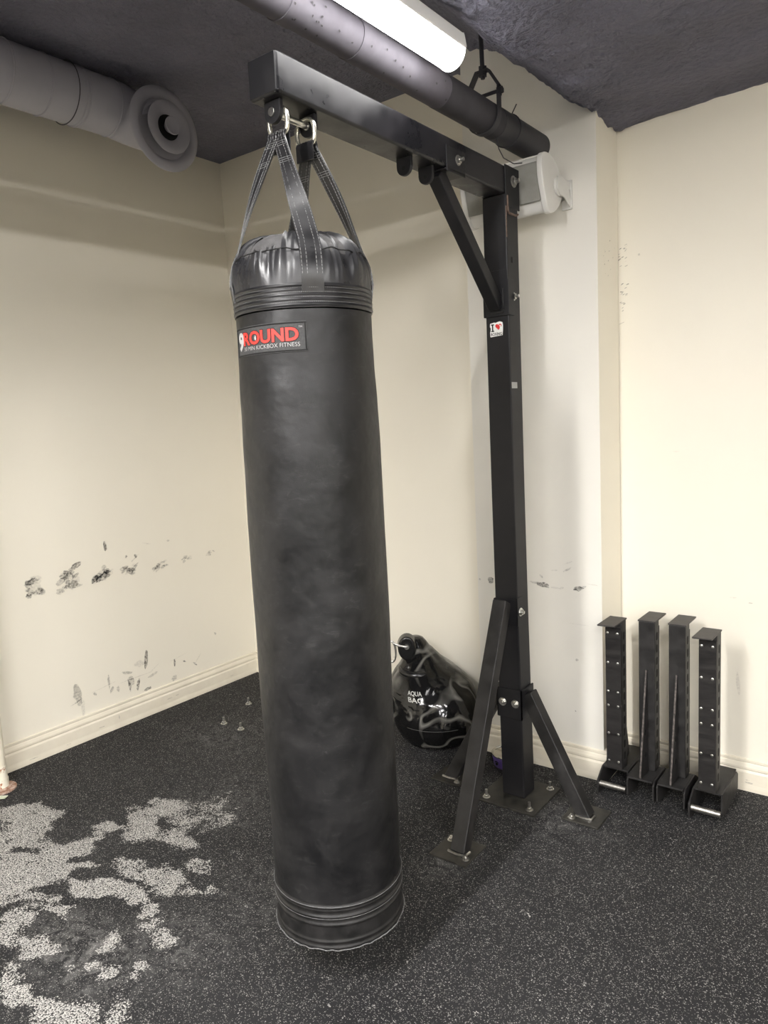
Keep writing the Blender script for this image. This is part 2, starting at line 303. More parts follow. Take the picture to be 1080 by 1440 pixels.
# ------------------------------------------------------------------ setting
FX0, FX1, FY0, FY1 = -3.33, 4.4, -5.6, 2.965
WEAR = [(-2.858, 1.269, 0.121, 0.076, 0.097, -0.049, 0.8), (-2.695, 1.157, 0.13, 0.083, 0.103, -0.051, 0.75), (-2.502, 1.146, 0.139, 0.089, 0.091, -0.048, 0.85), (-2.467, 1.045, 0.094, 0.061, 0.073, -0.036, 0.9), (-2.498, 1.243, 0.076, 0.049, 0.094, -0.053, 0.85), (-2.478, 1.336, 0.06, 0.038, 0.064, -0.039, 0.9), (-2.519, 1.416, 0.045, 0.028, 0.034, -0.021, 0.7), (-2.429, 1.495, 0.053, 0.034, 0.112, -0.076, 1.0), (-2.44, 1.624, 0.055, 0.035, 0.043, -0.031, 0.9), (-2.283, 1.631, 0.08, 0.051, 0.062, -0.048, 0.5), (-2.227, 1.689, 0.071, 0.045, 0.06, -0.05, 0.35), (-2.237, 1.511, 0.06, 0.038, 0.044, -0.033, 0.5), (-2.268, 1.43, 0.05, 0.032, 0.022, -0.015, 0.7), (-2.355, 1.241, 0.073, 0.047, 0.029, -0.017, 0.7), (-2.401, 1.122, 0.071, 0.046, 0.071, -0.038, 0.9), (-2.365, 1.012, 0.076, 0.049, 0.054, -0.027, 0.7), (-2.2, 1.057, 0.08, 0.053, 0.031, -0.017, 0.8), (-2.198, 1.186, 0.069, 0.045, 0.051, -0.031, 1.0), (-2.062, 1.225, 0.045, 0.029, 0.047, -0.032, 0.9), (-2.153, 1.317, 0.071, 0.046, 0.052, -0.035, 0.6), (-2.017, 1.336, 0.053, 0.035, 0.059, -0.043, 0.7), (-1.935, 1.216, 0.043, 0.028, 0.032, -0.023, 0.9), (-1.994, 1.473, 0.071, 0.046, 0.037, -0.03, 0.45), (-1.918, 1.368, 0.045, 0.029, 0.033, -0.027, 0.4), (-2.248, 0.937, 0.05, 0.033, 0.061, -0.03, 0.8), (-2.091, 0.931, 0.041, 0.027, 0.044, -0.023, 0.8), (-2.05, 0.958, 0.027, 0.018, 0.027, -0.015, 0.8), (-2.196, 0.888, 0.035, 0.023, 0.046, -0.022, 0.6), (-1.912, 1.062, 0.034, 0.022, 0.04, -0.026, 0.5), (-1.828, 1.158, 0.034, 0.022, 0.048, -0.035, 0.7), (-2.034, 0.854, 0.032, 0.022, 0.041, -0.02, 0.6), (-1.813, 0.99, 0.025, 0.017, 0.027, -0.017, 0.7), (-1.899, 0.969, 0.01, 0.006, 0.01, -0.006, 0.8), (-1.932, 0.775, 0.042, 0.029, 0.054, -0.026, 0.8), (-1.806, 0.817, 0.059, 0.04, 0.033, -0.018, 0.8), (-1.698, 0.879, 0.052, 0.035, 0.031, -0.019, 0.8), (-1.689, 0.959, 0.036, 0.024, 0.047, -0.031, 0.5), (-2.018, 0.795, 0.025, 0.017, 0.058, -0.028, 0.8), (-1.78, 0.898, 0.036, 0.024, 0.034, -0.02, 0.5), (-1.737, 1.041, 0.019, 0.013, 0.017, -0.012, 0.5), (-2.653, 1.309, 0.054, 0.034, 0.05, -0.028, -1.0), (-2.426, 1.39, 0.022, 0.014, 0.063, -0.04, -0.9), (-2.409, 1.253, 0.041, 0.027, 0.027, -0.016, -1.0), (-2.277, 1.185, 0.039, 0.025, 0.022, -0.013, -1.0), (-2.167, 1.005, 0.043, 0.028, 0.053, -0.029, -1.0), (-2.287, 1.078, 0.045, 0.03, 0.024, -0.013, -1.0), (-2.609, 1.144, 0.042, 0.027, 0.017, -0.008, -0.8), (-2.179, 1.468, 0.091, 0.058, 0.031, -0.023, -0.8), (-2.261, 1.348, 0.057, 0.037, 0.023, -0.015, -0.7), (-2.363, 1.029, 0.046, 0.03, 0.017, -0.008, -0.6), (-2.079, 1.077, 0.064, 0.042, 0.057, -0.034, -1.0), (-2.272, 1.231, 0.04, 0.026, 0.017, -0.01, -0.8), (-2.197, 1.254, 0.016, 0.01, 0.039, -0.025, -0.8), (-1.975, 1.205, 0.022, 0.014, 0.033, -0.023, -0.7)]
def wear_at(x, y):
    w = 0.
    for cx, cy, ax, ay, bx, by, d in WEAR:
        det = ax*by-ay*bx; dx, dy = x-cx, y-cy
        if abs(dx) > .6 or abs(dy) > .6: continue
        u = (dx*by-dy*bx)/det; v = (ax*dy-ay*dx)/det; q = math.sqrt(u*u+v*v)
        if q < 1.5:
            f = max(0., min(1., (1.5-q)/.8)); f = f*f*(3-2*f)
            if d > 0: w = max(w, f*(.35+.65*d))
            else: w = w*(1-f*abs(d))
    return w
def grid_axis(a, b, fa, fb, fine, coarse):
    xs = []; x = a
    while x < b-1e-6:
        xs.append(x); x += fine if fa <= x < fb else coarse
    xs.append(b); return xs
xs = grid_axis(FX0, FX1, -3.33, -1.0, .0125, .2); ys = grid_axis(FY0, FY1, -.1, 1.75, .0125, .2)
me = bpy.data.meshes.new('floor'); nx, ny = len(xs), len(ys)
me.from_pydata([(x, y, 0) for y in ys for x in xs], [], [(j*nx+i, j*nx+i+1, (j+1)*nx+i+1, (j+1)*nx+i) for j in range(ny-1) for i in range(nx-1)])
me.materials.append(M['floor'])
aw = me.attributes.new('wear', 'FLOAT', 'POINT'); ad = me.attributes.new('dust', 'FLOAT', 'POINT')
DUST = [(-1.95, .99, .30, .16, .9), (-2.75, 2.2, .35, .22, .55), (-1.75, 1.15, .25, .2, .5), (-2.25, 1.8, .3, .25, .45), (-1.1, 2.4, .2, .2, .5), (-1.28, 2.5, .25, .2, .5), (-.95, 2.45, .15, .12, .6), (-1.3, 2.0, .12, .12, .7), (-1.6, 2.45, .12, .1, .6), (-1.65, 1.5, .3, .3, .3)]
wv = []; dv = []
for y in ys:
    for x in xs:
        wx = x+.07*noise.noise(Vector((x*5, y*5, 1)))+.035*noise.noise(Vector((x*16, y*16, 2)))+.012*noise.noise(Vector((x*45, y*45, 2))); wy = y+.07*noise.noise(Vector((x*5, y*5, 11)))+.035*noise.noise(Vector((x*16, y*16, 12)))+.012*noise.noise(Vector((x*45, y*45, 12)))
        wv.append(wear_at(wx, wy) if x < -1.3 and y > -.2 else 0.)
        d = 0.
        for cx, cy, rx, ry, s in DUST:
            q = math.hypot((x-cx)/rx, (y-cy)/ry)
            if q < 1: d = max(d, s*(1-q)**.7)
        dv.append(d)
aw.data.foreach_set('value', wv); ad.data.foreach_set('value', dv)
fl = bpy.data.objects.new('floor', me); COL.objects.link(fl); fl['kind'] = 'structure'

# ceiling : sprayed foam, dropping over a downstand on the right
KN = [(-9, 2.985), (-1.75, 2.985), (-1.61, 2.966), (-1.49, 2.93), (-1.38, 2.846), (-1.236, 2.728), (-1.153, 2.632), (-1.06, 2.558), (-.9, 2.572), (0, 2.59), (9, 2.60)]
def zc(x):
    for (a, za), (b, zb) in zip(KN, KN[1:]):
        if a <= x < b:
            t = (x-a)/(b-a); return za+(zb-za)*t
cxs = grid_axis(FX0-.02, FX1+.02, -1.9, -.3, .016, .05); cys = grid_axis(FY0-.02, FY1+.01, 1.2, 3.1, .016, .06)
vs = []
for y in cys:
    for x in cxs:
        z = zc(x); k = 1. if x > -1.75 else .35
        if x > -1.0: k = .55
        n = noise.noise(Vector((x*5, y*5, 0)))*.022*k+noise.noise(Vector((x*17, y*17, 3)))*.012*k+noise.noise(Vector((x*42, y*42, 7)))*(.014 if -1.8 < x < -1.0 else .008)*k
        if x < -2.9 or (x < -1.8 and y > 2.8): n *= .3
        if y > 2.94 or x < -3.30: n *= .6
        vs.append((x, y, z+n))
me = bpy.data.meshes.new('ceiling'); nx, ny = len(cxs), len(cys)
me.from_pydata(vs, [], [(j*nx+i, (j+1)*nx+i, (j+1)*nx+i+1, j*nx+i+1) for j in range(ny-1) for i in range(nx-1)])
me.materials.append(M['foam']); me.shade_smooth()
o = bpy.data.objects.new('ceiling', me); COL.objects.link(o); o['kind'] = 'structure'

def blob(mb, P, u, v, w, h, ang, idx, n=12):
    """irregular flat mark: P maps (u,v) on the wall to a 3d point"""
    pts = []
    for k in range(n):
        a = 2*pi*k/n; rr = .62+.38*rnd.random()
        x, y = cos(a)*w/2*rr, sin(a)*h/2*rr
        pts.append(P(u+x*cos(ang)-y*sin(ang), v+x*sin(ang)+y*cos(ang)))
    mb.cur = idx; mb.add(pts, [tuple(range(n))]); mb.cur = 0
SC = ['scuff_dark', 'scuff_mid', 'scuff_faint']
# left wall
w = MB(); w.box(FX0-.1, FX0, FY0-.1, FY1+.1, 0, 3.05)
PL = lambda u, v: (FX0+.0006+rnd.random()*.0006, u, v)
for (u, v, sx, sz, n) in [(1.64, .813, .075, .10, 11), (1.81, .81, .085, .11, 13), (1.99, .80, .085, .085, 12), (2.15, .795, .075, .055, 9), (2.335, .785, .07, .04, 7), (2.51, .79, .06, .04, 6), (2.675, .792, .05, .03, 4)]:
    for k in range(int(n*1.5)):
        du, dvv = (rnd.random()-.5), (rnd.random()-.5)
        blob(w, PL, u+du*sx, v+dvv*sz*.8, sx*(.4+.5*rnd.random()), sz*(.15+.38*rnd.random()), rnd.uniform(-.5, .8), rnd.choice([1, 2, 2, 3, 3] if u < 2.2 else [2, 3, 3]))
for (u, v, a_, b_, an, ix) in [(2.022, .94, .014, .045, .1, 1), (1.86, .875, .05, .022, .4, 1), (2.188, .853, .05, .006, .6, 2), (2.136, .868, .014, .01, .8, 1), (2.19, .862, .012, .02, .3, 1), (2.26, .916, .05, .006, -.3, 3), (2.398, .91, .014, .01, 0, 2), (2.36, .80, .03, .01, .4, 2),
        (1.80, .24, .035, .085, .15, 2), (1.82, .165, .018, .07, 0, 3), (1.79, .205, .05, .006, .3, 2), (1.97, .25, .01, .06, 0, 2), (2.08, .265, .05, .014, -.3, 2), (2.195, .30, .018, .085, -.2, 1), (2.155, .292, .06, .028, -.1, 3), (2.135, .185, .016, .06, -.3, 1),
        (2.085, .195, .012, .055, .1, 1), (2.095, .215, .03, .05, .2, 2), (2.19, .142, .035, .014, .1, 1), (2.23, .208, .06, .012, .25, 2), (2.372, .231, .01, .035, 0, 1), (2.36, .148, .035, .022, .3, 2), (2.505, .186, .03, .008, -.8, 1), (2.436, .22, .02, .007, -.5, 1),
        (2.664, .318, .016, .01, -1, 2), (2.018, .197, .012, .03, 0, 2), (1.984, .206, .012, .03, -.6, 2), (1.89, .214, .02, .012, -.8, 2), (1.95, .235, .12, .003, .12, 3), (2.40, .255, .1, .003, .15, 3), (2.53, .21, .05, .006, .8, 3), (2.24, .24, .05, .004, .5, 3), (2.12, .225, .16, .004, .02, 3)]:
    blob(w, PL, u, v, a_*1.5, b_*1.45, an, ix)
w.build('wall_left', ['wall']+SC, kind='structure')
# back wall
w = MB(); w.box(FX0-.1, FX1+.1, FY1, FY1+.1, 0, 3.05)
PBk = lambda u, v: (u, FY1-.0006-rnd.random()*.0006, v)
for cx, cz, n, sx, sz in [(-1.036, 2.09, 18, .035, .09), (-1.027, 1.96, 10, .03, .05), (-1.036, 1.90, 7, .02, .04)]:
    for k in range(n): blob(w, PBk, cx+(rnd.random()-.5)*sx, cz+(rnd.random()-.5)*sz, .014, .0035, rnd.uniform(.1, .6), rnd.choice([1, 2]))
for u, v, a_, b_, an, ix in [(-1.04, 1.833, .03, .004, .3, 2), (-.969, 2.086, .01, .01, .6, 2), (-.83, 1.32, .03, .003, 0, 3), (-.62, .76, .03, .006, .1, 3), (-.56, .745, .02, .006, 0, 2), (-.53, .035, .02, .02, 0, 3), (-.7, .5, .02, .004, 0, 3), (-.93, .42, .01, .05, 0, 3), (-.60, .42, .015, .12, .1, 3)]: blob(w, PBk, u, v, a_, b_, an, ix)
w.build('wall_back', ['wall']+SC, kind='structure')
w = MB(); w.box(FX1, FX1+.1, FY0-.1, FY1+.1, 0, 3.05); w.build('wall_right', 'wall', kind='structure')
w = MB(); w.box(FX0-.1, FX1+.1, FY0-.1, FY0, 0, 3.05); w.build('wall_front', 'wall', kind='structure')
# column
CX0, CX1, CY = -1.612, -1.052, 2.748
w = MB(); w.box(CX0, CX1, CY, FY1-.001, 0, 3.03)
w.cur = 0
PC = lambda u, v: (u, CY-.0006-rnd.random()*.0006, v)
for u, v, a_, b_, an, ix in [(-1.548, .786, .03, .03, 0, 1), (-1.30, .788, .06, .022, -.15, 1), (-1.335, .795, .05, .012, -.1, 2), (-1.149, .789, .045, .022, .1, 1), (-1.13, .796, .03, .01, .3, 2), (-1.194, .862, .04, .008, .5, 2), (-1.191, .89, .04, .005, .4, 3), (-1.247, .782, .04, .01, 0, 3), (-1.309, .825, .02, .008, -.7, 2),
        (-1.6, .785, .01, .01, 0, 2), (-1.22, .783, .02, .01, .2, 3), (-1.15, .64, .09, .003, 0, 3), (-1.25, .855, .03, .006, .1, 3), (-1.16, .49, .012, .012, 0, 2), (-1.17, .27, .006, .006, 0, 1), (-1.09, .81, .05, .005, -.1, 3)]: blob(w, PC, u, v, a_*1.2, b_*1.2, an, ix)
PCs = lambda u, v: (CX1+.0006+rnd.random()*.0006, u, v)
for k in range(14): blob(w, PCs, 2.80+rnd.random()*.14, 2.0+rnd.random()*.14, .012, .004, .6, rnd.choice([2, 3, 1]))
ob = w.build('wall_pillar', ['column']+SC+['wall'], kind='structure')
for p in ob.data.polygons:
    if p.material_index == 0 and p.normal.x > .9: p.material_index = 4
# baseboards (profile: distance from wall, height)
BP = [(0, 0), (.016, 0), (.016, .012), (.014, .028), (.014, .074), (.010, .083), (.013, .088), (.013, .096), (.009, .108), (.006, .112), (.008, .116), (.008, .124), (0, .127)]
def base(name, a, b, nrm, sh=0):
    a, b, nrm = Vector(a), Vector(b), Vector(nrm); m = MB(); n = len(BP)
    m.add([a+nrm*d+Vector((0, 0, z)) for d, z in BP]+[b+nrm*d+Vector((0, 0, z)) for d, z in BP], [tuple(range(n)), tuple(range(n, 2*n))[::-1]]+[(i, (i+1) % n, n+(i+1) % n, n+i) for i in range(n)])
    if name == 'baseboard_left':
        P = lambda u, v: (FX0+.0152, u, v)
        for u, v, a_, b_ in [(2.31, .05, .04, .006), (2.36, .053, .03, .006), (2.0, .055, .008, .03), (1.9, .04, .05, .004), (1.72, .02, .03, .006), (1.55, .02, .05, .008), (2.75, .04, .03, .004)]: blob(m, P, u, v, a_, b_, 0, 2)
    if name == 'baseboard_right':
        P = lambda u, v: (u, FY1-.0152, v)
        for u, v, a_, b_ in [(-.555, .035, .035, .008), (-.56, .045, .02, .006)]: blob(m, P, u, v, a_, b_, 0, 2)
    return m.build(name, ['base']+SC, kind='structure')
base('baseboard_left', (FX0, FY0, 0), (FX0, FY1, 0), (1, 0, 0))
base('baseboard_back', (FX0, FY1, 0), (CX0, FY1, 0), (0, -1, 0))
base('baseboard_right', (CX1, FY1, 0), (FX1, FY1, 0), (0, -1, 0))
base('baseboard_pillar_front', (CX0-.014, CY, 0), (CX1+.014, CY, 0), (0, -1, 0))
base('baseboard_pillar_side', (CX1, CY, 0), (CX1, FY1, 0), (1, 0, 0))
base('baseboard_pillar_left', (CX0, CY, 0), (CX0, FY1, 0), (-1, 0, 0))

# ------------------------------------------------------------------ bag stand
PX0, PX1, PY0, PY1 = -1.354, -1.259, 2.430, 2.520   # post
PXc = (PX0+PX1)/2
st = thing('punching_bag_stand', (PXc, 2.475, 0), 'black steel bag stand with square post, overhead beam and splayed braces', 'stand')
def postx(z): return .009*(1-min(z, 1.)/1.)
m = MB()
zs = [.008, .35, .8, 1.2, 2.27]
for za, zb in zip(zs, zs[1:]):
    a, b = postx(za), postx(zb)
    m.hexa([(PX0+a, PY0, za), (PX1+a, PY0, za), (PX1+a, PY1, za), (PX0+a, PY1, za), (PX0+b, PY0, zb), (PX1+b, PY0, zb), (PX1+b, PY1, zb), (PX0+b, PY1, zb)])
# merge into one continuous tube
post = m.build('post', 'black', st, bevel=0)
bm = bmesh.new(); bm.from_mesh(post.data); bmesh.ops.remove_doubles(bm, verts=bm.verts, dist=1e-5)
bmesh.ops.delete(bm, geom=[f for f in bm.faces if abs(f.normal.z) > .9 and .1 < f.calc_center_median().z < 2.2], context='FACES_ONLY')
bmesh.ops.recalc_face_normals(bm, faces=bm.faces); bm.to_mesh(post.data); bm.free()
bv = post.modifiers.new('Bevel', 'BEVEL'); bv.width = .005; bv.segments = 3; bv.limit_method = 'ANGLE'; bv.angle_limit = R(40)
# slot in the post
m = MB(); m.tube([(PX1+.0003, 2.462, 2.045), (PX1+.0009, 2.462, 2.045)], .005, 10); m.prism([(2.457, 2.035), (2.467, 2.035), (2.467, 2.055), (2.457, 2.055)], 0, PX1+.0002, PX1+.0010); m.build('slot', 'hole', post)
# beam
BX0, BX1, BZ0, BZ1, BY0, BY1 = -1.357, -1.262, 2.269, 2.364, 1.316, 2.528
m = MB(); m.box(BX0, BX1, BY0, BY1, BZ0, BZ1); beam = m.build('beam', 'beam', st, bevel=.008, seg=3)
m = MB(); m.box(BX0+.003, BX1-.003, BY0-.001, BY0+.004, BZ0+.004, BZ1-.004); m.build('beam_end_cap', 'black', beam, bevel=.002)
# side plate + weld where beam meets post
m = MB(); m.box(BX1, BX1+.005, 2.428, 2.532, 2.225, 2.366); sp = m.build('side_plate', 'black', st, bevel=.0015)
m = MB(); m.tube([(PX1+.002, 2.437, 2.262), (PX1+.003, 2.438, 2.21), (PX1+.003, 2.445, 2.203), (PX1+.003, 2.50, 2.203), (PX1+.002, 2.515, 2.21)], .004, 8)
m.tube([(PX1, 2.430, 2.262), (PX1, 2.430, 2.12)], .002, 6); m.build('weld', 'rust', st, smooth=True)
bolt(st, (BX1+.005, 2.488, 2.318), (1, 0, 0), .015, .014)
# hanging lugs under the beam
def lug(y):
    b = MB(); c = Vector((-1.309, y, 2.243)); pr = []
    for k in range(13): a = pi+pi*k/12; pr.append((c.x+.026*cos(a), c.z+.026*sin(a)))
    pr += [(c.x+.026, BZ0), (c.x-.026, BZ0)]
    b.prism(pr, 1, y-.006, y+.006); return b
for y in (1.348, 1.470):
    lg = lug(y).build('hanging_lug', 'black', st, bevel=.0015); m = MB(); m.tube([(-1.309, y-.0105, 2.243), (-1.309, y-.006, 2.243)], .010, 16); m.build('pin_head', 'zinc', lg, bevel=.001)
for y in (1.888, 2.003):
    lg = lug(y).build('hanging_lug', 'black', st, bevel=.0015); m = MB(); m.tube([(-1.309, y-.0064, 2.238), (-1.309, y-.0058, 2.238)], .006, 12); m.build('pin_hole', 'hole', lg)
m = MB(); m.tube([(-1.309, 1.342, 2.243), (-1.309, 1.478, 2.243)], .008, 16); m.build('hanging_pin', 'zinc', st, smooth=True)
# upper brace with saddle and foot plate
m = MB(); m.bar((-1.307, 2.052, 2.262), (-1.307, 2.425, 1.885), (1, 0, 0), .046, .046); m.build('upper_brace', 'black', st, bevel=.004)
m = MB(); m.box(BX1, BX1+.004, 2.045, 2.155, 2.258, 2.335); m.box(BX0-.004, BX1+.004, 2.045, 2.155, 2.263, 2.268); m.box(BX0-.004, BX0, 2.045, 2.155, 2.258, 2.335); m.build('beam_saddle', 'black', st, bevel=.001)
bolt(st, (BX1+.004, 2.112, 2.302), (1, 0, 0), .012, .012)
m = MB(); m.box(PX0-.005, PX1+.001, PY0-.006, PY0-.0002, 1.850, 2.01); m.box(PX1, PX1+.004, PY0-.006, PY0+.035, 1.850, 1.975); m.box(PX0-.005, PX0, PY0-.006, PY0+.035, 1.85, 2.01); m.build('post_saddle', 'black', st, bevel=.001)
m = MB(); m.tube([(PX1-.017, PY0-.008, 1.87), (PX1-.018, PY0-.008, 1.945)], .0025, 6); m.tube([(PX1-.07, PY0-.008, 1.862), (PX1-.02, PY0-.008, 1.862)], .0025, 6); m.build('weld', 'blackworn', st, smooth=True)
bolt(st, (PX1, 2.470, 1.918), (1, 0, 0), .011, .012)
# lower sleeves
m = MB(); m.box(PX0+.001, PX1+.004, PY0-.006, PY0-.0002, .70, .802); m.box(PX1, PX1+.005, PY0-.006, PY0+.034, .70, .81); m.box(PX0-.002, PX0+.003, PY0-.006, PY0+.034, .70, .80); m.build('brace_saddle', 'black', st, bevel=.001)
bolt(st, (PX1+.005, 2.448, .752), (1, 0, 0), .012, .006)
m = MB(); a = postx(.38)
m.box(PX0+a-.006, PX1+a+.006, PY0-.006, PY0-.0002, .330, .448); m.box(PX1+a, PX1+a+.006, PY0-.006, PY1+.006, .330, .448); m.box(PX0+a-.006, PX0+a, PY0-.006, PY1+.006, .330, .448); m.build('lower_sleeve', 'black', st, bevel=.001)
bolt(st, (-1.330, PY0-.006, .392), (0, -1, 0), .012, .004); bolt(st, (-1.276, PY0-.006, .392), (0, -1, 0), .012, .004)
# base plate and bolts
m = MB(); m.box(-1.415, -1.168, 2.340, 2.585, 0, .008); bpl = m.build('base_plate', 'plate', st, bevel=.002)
for x, y in [(-1.385, 2.37), (-1.20, 2.37), (-1.20, 2.555), (-1.385, 2.555)]: bolt(st, (x, y, .008), (0, 0, 1), .011, .022, 'anchor_bolt')
# braces to the floor
def foot_plate(cx, cy, rot, w_=.145):
    b = MB(); c, s = cos(rot)*w_/2, sin(rot)*w_/2
    q = [(cx-c+s, cy-s-c), (cx+c+s, cy+s-c), (cx+c-s, cy+s+c), (cx-c-s, cy-s+c)]
    b.prism(q, 2, 0, .007); return b
fb = MB(); fb.bar((-1.285, 2.006, .0), (-1.312, 2.412, .795), (1, 0, 0), .056, .05)
fb.build('floor_brace', 'blackworn', st, bevel=.004)
foot_plate(-1.295, 2.008, 0).build('foot_plate', 'plate', st, bevel=.002)
rb = MB(); rb.bar((-1.008, 2.45, .0), (PX1+.012, 2.478, .425), (0, 1, 0), .052, .052); rb.build('floor_brace', 'blackworn', st, bevel=.004)
foot_plate(-1.010, 2.455, 0, .14).build('foot_plate', 'plate', st, bevel=.002)
lb = MB(); lb.bar((-1.594, 2.45, .0), (PX0-.012, 2.478, .425), (0, 1, 0), .052, .052); lb.build('floor_brace', 'blackworn', st, bevel=.004)
foot_plate(-1.590, 2.455, 0, .14).build('foot_plate', 'plate', st, bevel=.002)
for x, y in [(-1.345, 2.045), (-1.243, 1.972), (-1.047, 2.405), (-1.545, 2.41)]: bolt(st, (x, y, .007), (0, 0, 1), .010, .006, 'anchor_bolt')
for cx, cy, r_ in [(-1.285, 1.982, .034), (-1.010, 2.425, .03), (-1.594, 2.425, .03)]:
    m = MB(); pts = [(cx-r_, cy, .009), (cx, cy-.004, .009), (cx+r_, cy, .009), (cx+r_+.002, cy+.03, .009)]; m.tube(pts, .0045, 7); m.build('weld', 'zinc', st, smooth=True)

# stickers on the post ------------------------------------------------
def text_mesh(txt, size, spacing=1., bold=0., xs=1.):
    cu = bpy.data.curves.new('t', 'FONT'); cu.body = txt; cu.size = size; cu.space_character = spacing; cu.offset = bold
    cu.resolution_u = 3
    to = bpy.data.objects.new('t', cu); COL.objects.link(to)
    dg = bpy.context.evaluated_depsgraph_get(); dg.update()
    me = bpy.data.meshes.new_from_object(to.evaluated_get(dg))
    bpy.data.objects.remove(to); bpy.data.curves.remove(cu)
    vs = [(v.co.x*xs, v.co.y) for v in me.vertices]; fs = [tuple(p.vertices) for p in me.polygons]; bpy.data.meshes.remove(me)
    x0 = min(v[0] for v in vs); x1 = max(v[0] for v in vs); y0 = min(v[1] for v in vs); y1 = max(v[1] for v in vs)
    return vs, fs, (x0, x1, y0, y1)
def place_text(txt, name, matn, parent, fn, x0, x1, y0, y1, bold=0., size=.05, spacing=1., serif=False):
    """fit text in box, fn maps (u,v)->3d"""
    vs, fs, (a, b, c, d) = text_mesh(txt, size, spacing, bold)
    m = MB(); m.add([fn(x0+(x-a)/(b-a)*(x1-x0), y0+(y-c)/(d-c)*(y1-y0)) for x, y in vs], fs)
    return m.build(name, matn, parent)
sk = thing('sticker', (-1.311, PY0-.0012, 1.806), 'small white sticker reading I heart BOXING on the black post', 'sticker')
def sf(o): return lambda u, v: (-1.311+u, PY0-.0012-o, 1.806+v)
m = MB(); out = [(-.025, -.027), (.024, -.024), (.026, -.008), (.027, .012), (.025, .022), (.014, .026), (.004, .024), (-.003, .022), (-.008, .024), (-.025, .021), (-.026, .010), (-.023, .004), (-.024, -.007), (-.026, -.010)]
m.add([sf(0)(*p) for p in out]+[sf(-.0011)(*p) for p in out], [tuple(range(14)), tuple(range(14, 28))[::-1]]+[(i, (i+1) % 14, 14+(i+1) % 14, 14+i) for i in range(14)]); m.build('sticker_backing', 'white', sk)
m = MB()
for a, b, c, d in [(-.021, -.009, .014, .018), (-.021, -.009, -.009, -.005), (-.0175, -.0125, -.006, .016)]: m.add([sf(.0004)(a, c), sf(.0004)(b, c), sf(.0004)(b, d), sf(.0004)(a, d)], [(0, 1, 2, 3)])
m.build('letter', 'hole', sk)
m = MB(); hp = [(.0008*(16*sin(t)**3), .00078*(13*cos(t)-5*cos(2*t)-2*cos(3*t)-cos(4*t))) for t in [2*pi*k/40 for k in range(40)]]
m.add([sf(.0004)(.009+x, .008+y) for x, y in hp], [tuple(range(40))]); m.build('heart', 'redsticker', sk)
m = MB(); gl = [(.0055*cos(t)*(1+.15*sin(3*t)), .0055*sin(t)) for t in [2*pi*k/20 for k in range(20)]]
m.add([sf(.0008)(.020+x, .002+y) for x, y in gl], [tuple(range(20))]); m.add([sf(.0008)(.016+x*.5, .010+y*.6) for x, y in gl], [tuple(range(20))]); m.build('glove', 'white', sk)
place_text('BOXING', 'lettering', 'hole', sk, sf(.0004), -.0225, .0225, -.0235, -.0125, bold=.001)
m = MB(); m.box(PX1+.0001, PX1+.0009, 2.436, 2.478, 1.59, 1.612)
lb2 = m.build('torn_label', 'greytext'); tag(lb2, 'tiny torn white label stuck on the right face of the post', 'label')

# ------------------------------------------------------------------ heavy bag
BC = Vector((-1.309, 1.41)); BRs = 1.0
bag = thing('punching_bag', (BC.x, BC.y, .13), 'tall black vinyl punching bag hanging from the end of the beam', 'punching bag')
prof = [(.10, .134), (.155, .139), (.168, .146), (.1725, .158), (.173, .20), (.1735, .255), (.175, .32), (.1755, .45), (.176, .60), (.1765, .75), (.178, .9), (.1785, 1.1), (.1785, 1.25), (.178, 1.42), (.175, 1.55), (.172, 1.65), (.171, 1.72), (.171, 1.765)]
def smooth_prof(pr, zlo, zhi, n):
    out = []
    for k in range(n+1):
        z = zlo+(zhi-zlo)*k/n
        for (ra, za), (rb, zb) in zip(pr, pr[1:]):
            if za <= z <= zb+1e-9:
                t = (z-za)/(zb-za); t = t*t*(3-2*t); out.append((ra+(rb-ra)*t, z)); break
    return out
def dent(r, z, a):
    n = noise.noise(Vector((cos(a)*1.6, sin(a)*1.6, z*3.2)))*.0022+noise.noise(Vector((cos(a)*4, sin(a)*4, z*9)))*.0007
    return (r+n*(min(1, (z-.2)*4) if z > .2 else 0)*(min(1, (1.75-z)*6) if z < 1.75 else 0), z)
m = MB(); m.lathe(prof[:5]+smooth_prof(prof, .255, 1.765, 110), (BC.x, BC.y, 0), seg=96, fr=dent); body = m.build('bag_body', 'leather', bag, smooth=True)
# underside
m = MB(); m.lathe([(.05, .118), (.12, .121), (.145, .130), (.15, .142)], (BC.x, BC.y, 0), seg=64, fr=lambda r, z, a: (r*(1+.05*sin(3*a+1)), z-.005*abs(sin(4*a)))); m.build('bag_underside', 'blackworn', bag, smooth=True)
